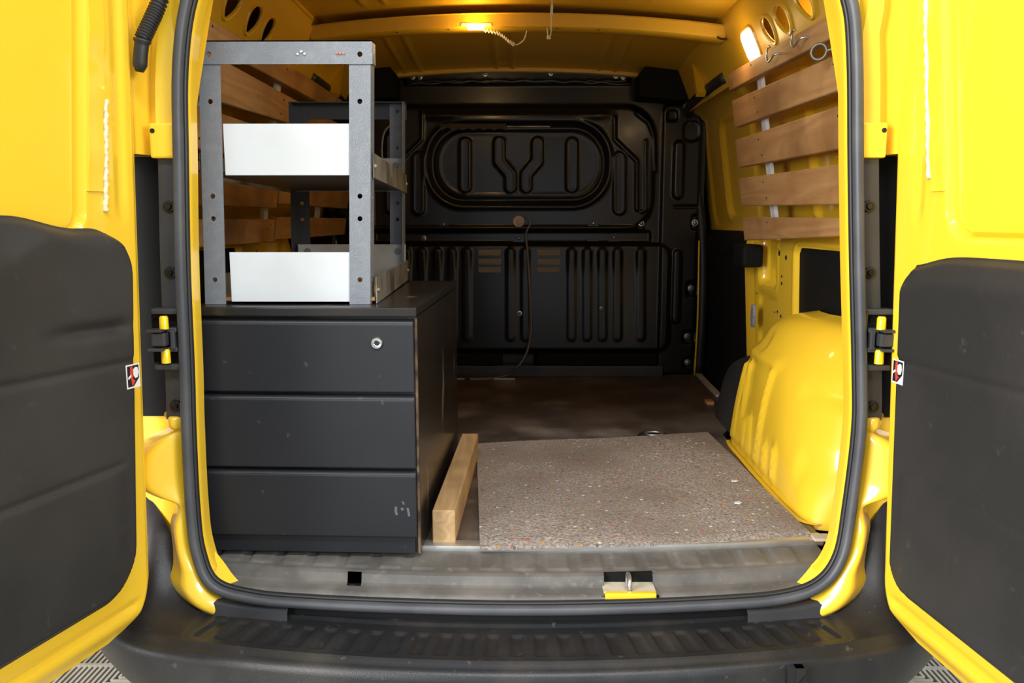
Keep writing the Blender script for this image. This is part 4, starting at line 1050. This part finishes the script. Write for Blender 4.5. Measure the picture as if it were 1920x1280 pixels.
# ---- hanging cable
yc = 1.862
pts = [onY(983, 404, yc), onY(991, 410, yc-.01), onY(994, 420, yc-.012), onY(988, 432, yc-.012), onY(986, 445, yc-.006), onY(989, 470, yc-.004), onY(992, 520, yc-.004), onY(996, 590, yc-.01), onY(995, 625, yc-.02), onY(987, 662, yc-.035), onY(970, 688, yc-.05)]
e = [onZ(950, 703, .566), onZ(925, 709, .565), onZ(898, 711, .565), onZ(880, 710, .567)]
mb = MB(); mb.tube(cat(pts+e, 8), .0042, 8); tag(mb.build('hanging_cable', M['cable'], None, smooth=True), 'dark grey cable hanging down the middle of the black bulkhead', 'cable')

# ---- lamps
L1 = thing('side_lamp', (.62, .91, 1.64), 'lit rectangular interior lamp set into the yellow rail above the wooden slats', 'lamp')
fm = lambda y, t, n: (.585+.068*t-.004*math.sin(math.pi*t)-n*.9, y, 1.752-.165*t-n*.4)
mb = MB(); mb.prism([(.91+.048*math.copysign(abs(math.cos(t))**.4, math.cos(t)), .66+.215*math.copysign(abs(math.sin(t))**.4, math.sin(t))) for t in np.linspace(0, 2*math.pi, 24, endpoint=False)], fm, -.002, .006)
mb.build('lens', M['lens'], L1, smooth=True, sharp=40)
mb = MB(); mb.tube([fm(.91+.052*math.copysign(abs(math.cos(t))**.4, math.cos(t)), .66+.24*math.copysign(abs(math.sin(t))**.4, math.sin(t)), .001) for t in np.linspace(0, 2*math.pi, 24, endpoint=False)], .004, 8, closed=True); mb.build('bezel', M['cream'], L1, smooth=True)
pl = bpy.data.lights.new('side_lamp_light', 'POINT'); pl.energy = .6; pl.color = (1, .66, .30); pl.shadow_soft_size = .03
po = bpy.data.objects.new('side_lamp_light', pl); COL.objects.link(po); po.location = (.56, .91, 1.62)
pl = bpy.data.lights.new('side_lamp_back', 'POINT'); pl.energy = .35; pl.color = (1, .55, .22); pl.shadow_soft_size = .02
po = bpy.data.objects.new('side_lamp_back', pl); COL.objects.link(po); po.location = (.675, .80, 1.665)
c = onY(893, 51, 1.085)
zb = c[2]
L2 = thing('roof_lamp', (c[0], c[1], zb), 'small glowing roof lamp on the yellow roof bow with a coiled lead', 'lamp')
mb = MB(); mb.box(c[0]-.045, c[0]+.045, c[1]+.005, c[1]+.03, zb+.004, zb+.014, .003); mb.build('lamp_base', M['clear'], L2)
mb = MB(); mb.box(c[0]-.026, c[0]+.022, c[1]-.006, c[1]+.010, zb-.006, zb+.006, .004); mb.build('bulb', M['bulb'], L2)
pts = cat([onY(906, 56, 1.08), onY(935, 63, 1.08), onY(955, 78, 1.08), onY(968, 84, 1.08), onY(982, 75, 1.08), onY(988, 57, 1.085)], 8)
mb = MB(); mb.tube(pts, .0018, 6)
h = []
for i in range(90):
    f = i/89*22; k = int(min(f, len(pts)-2)); p = pts[k]+(pts[k+1]-pts[k])*(f-k); a = i*.95
    h.append(p+np.array([0, .0045*math.cos(a), .0055*math.sin(a)]))
mb.tube(h, .0012, 5); mb.build('lead', M['whitecord'], L2, smooth=True)
pl = bpy.data.lights.new('roof_lamp_light', 'POINT'); pl.energy = 1.0; pl.color = (1, .62, .22); pl.shadow_soft_size = .025
po = bpy.data.objects.new('roof_lamp_light', pl); COL.objects.link(po); po.location = (c[0], c[1]-.02, zb-.030)
pts = cat([onY(1034, -20, .98), onY(1035, 8, .98), onY(1034, 30, 1.0), onY(1033, 62, 1.02), onY(1028, 70, 1.02), onY(1026, 52, 1.02)], 8)
mb = MB(); mb.tube(pts, [.0035 if 8 < i < 16 else .0018 for i in range(len(pts))], 8); mb.lathe([(0, .006), (.005, .004), (.006, -.004), (0, -.006)], onY(1029, 70, 1.02), 'z', 10)
tag(mb.build('hanging_cord', M['whitecord'], None, smooth=True), 'short white cord hanging from the roof in front of the roof bow', 'string')  # plain white cord hanging from the roof
p1, p2 = onY(1338, 52, 1.13), onY(1362, 73, 1.05)
mb = MB(); mb.tube(cat([p1+np.array([-.03, 0, .01]), p1, (p1+p2)/2+np.array([-.004, 0, -.012]), p2], 6), .003, 7); tag(mb.build('roof_wire', M['rubberdark'], None, smooth=True), 'short black wire at the end of the roof bow by the lit side lamp', 'wire')
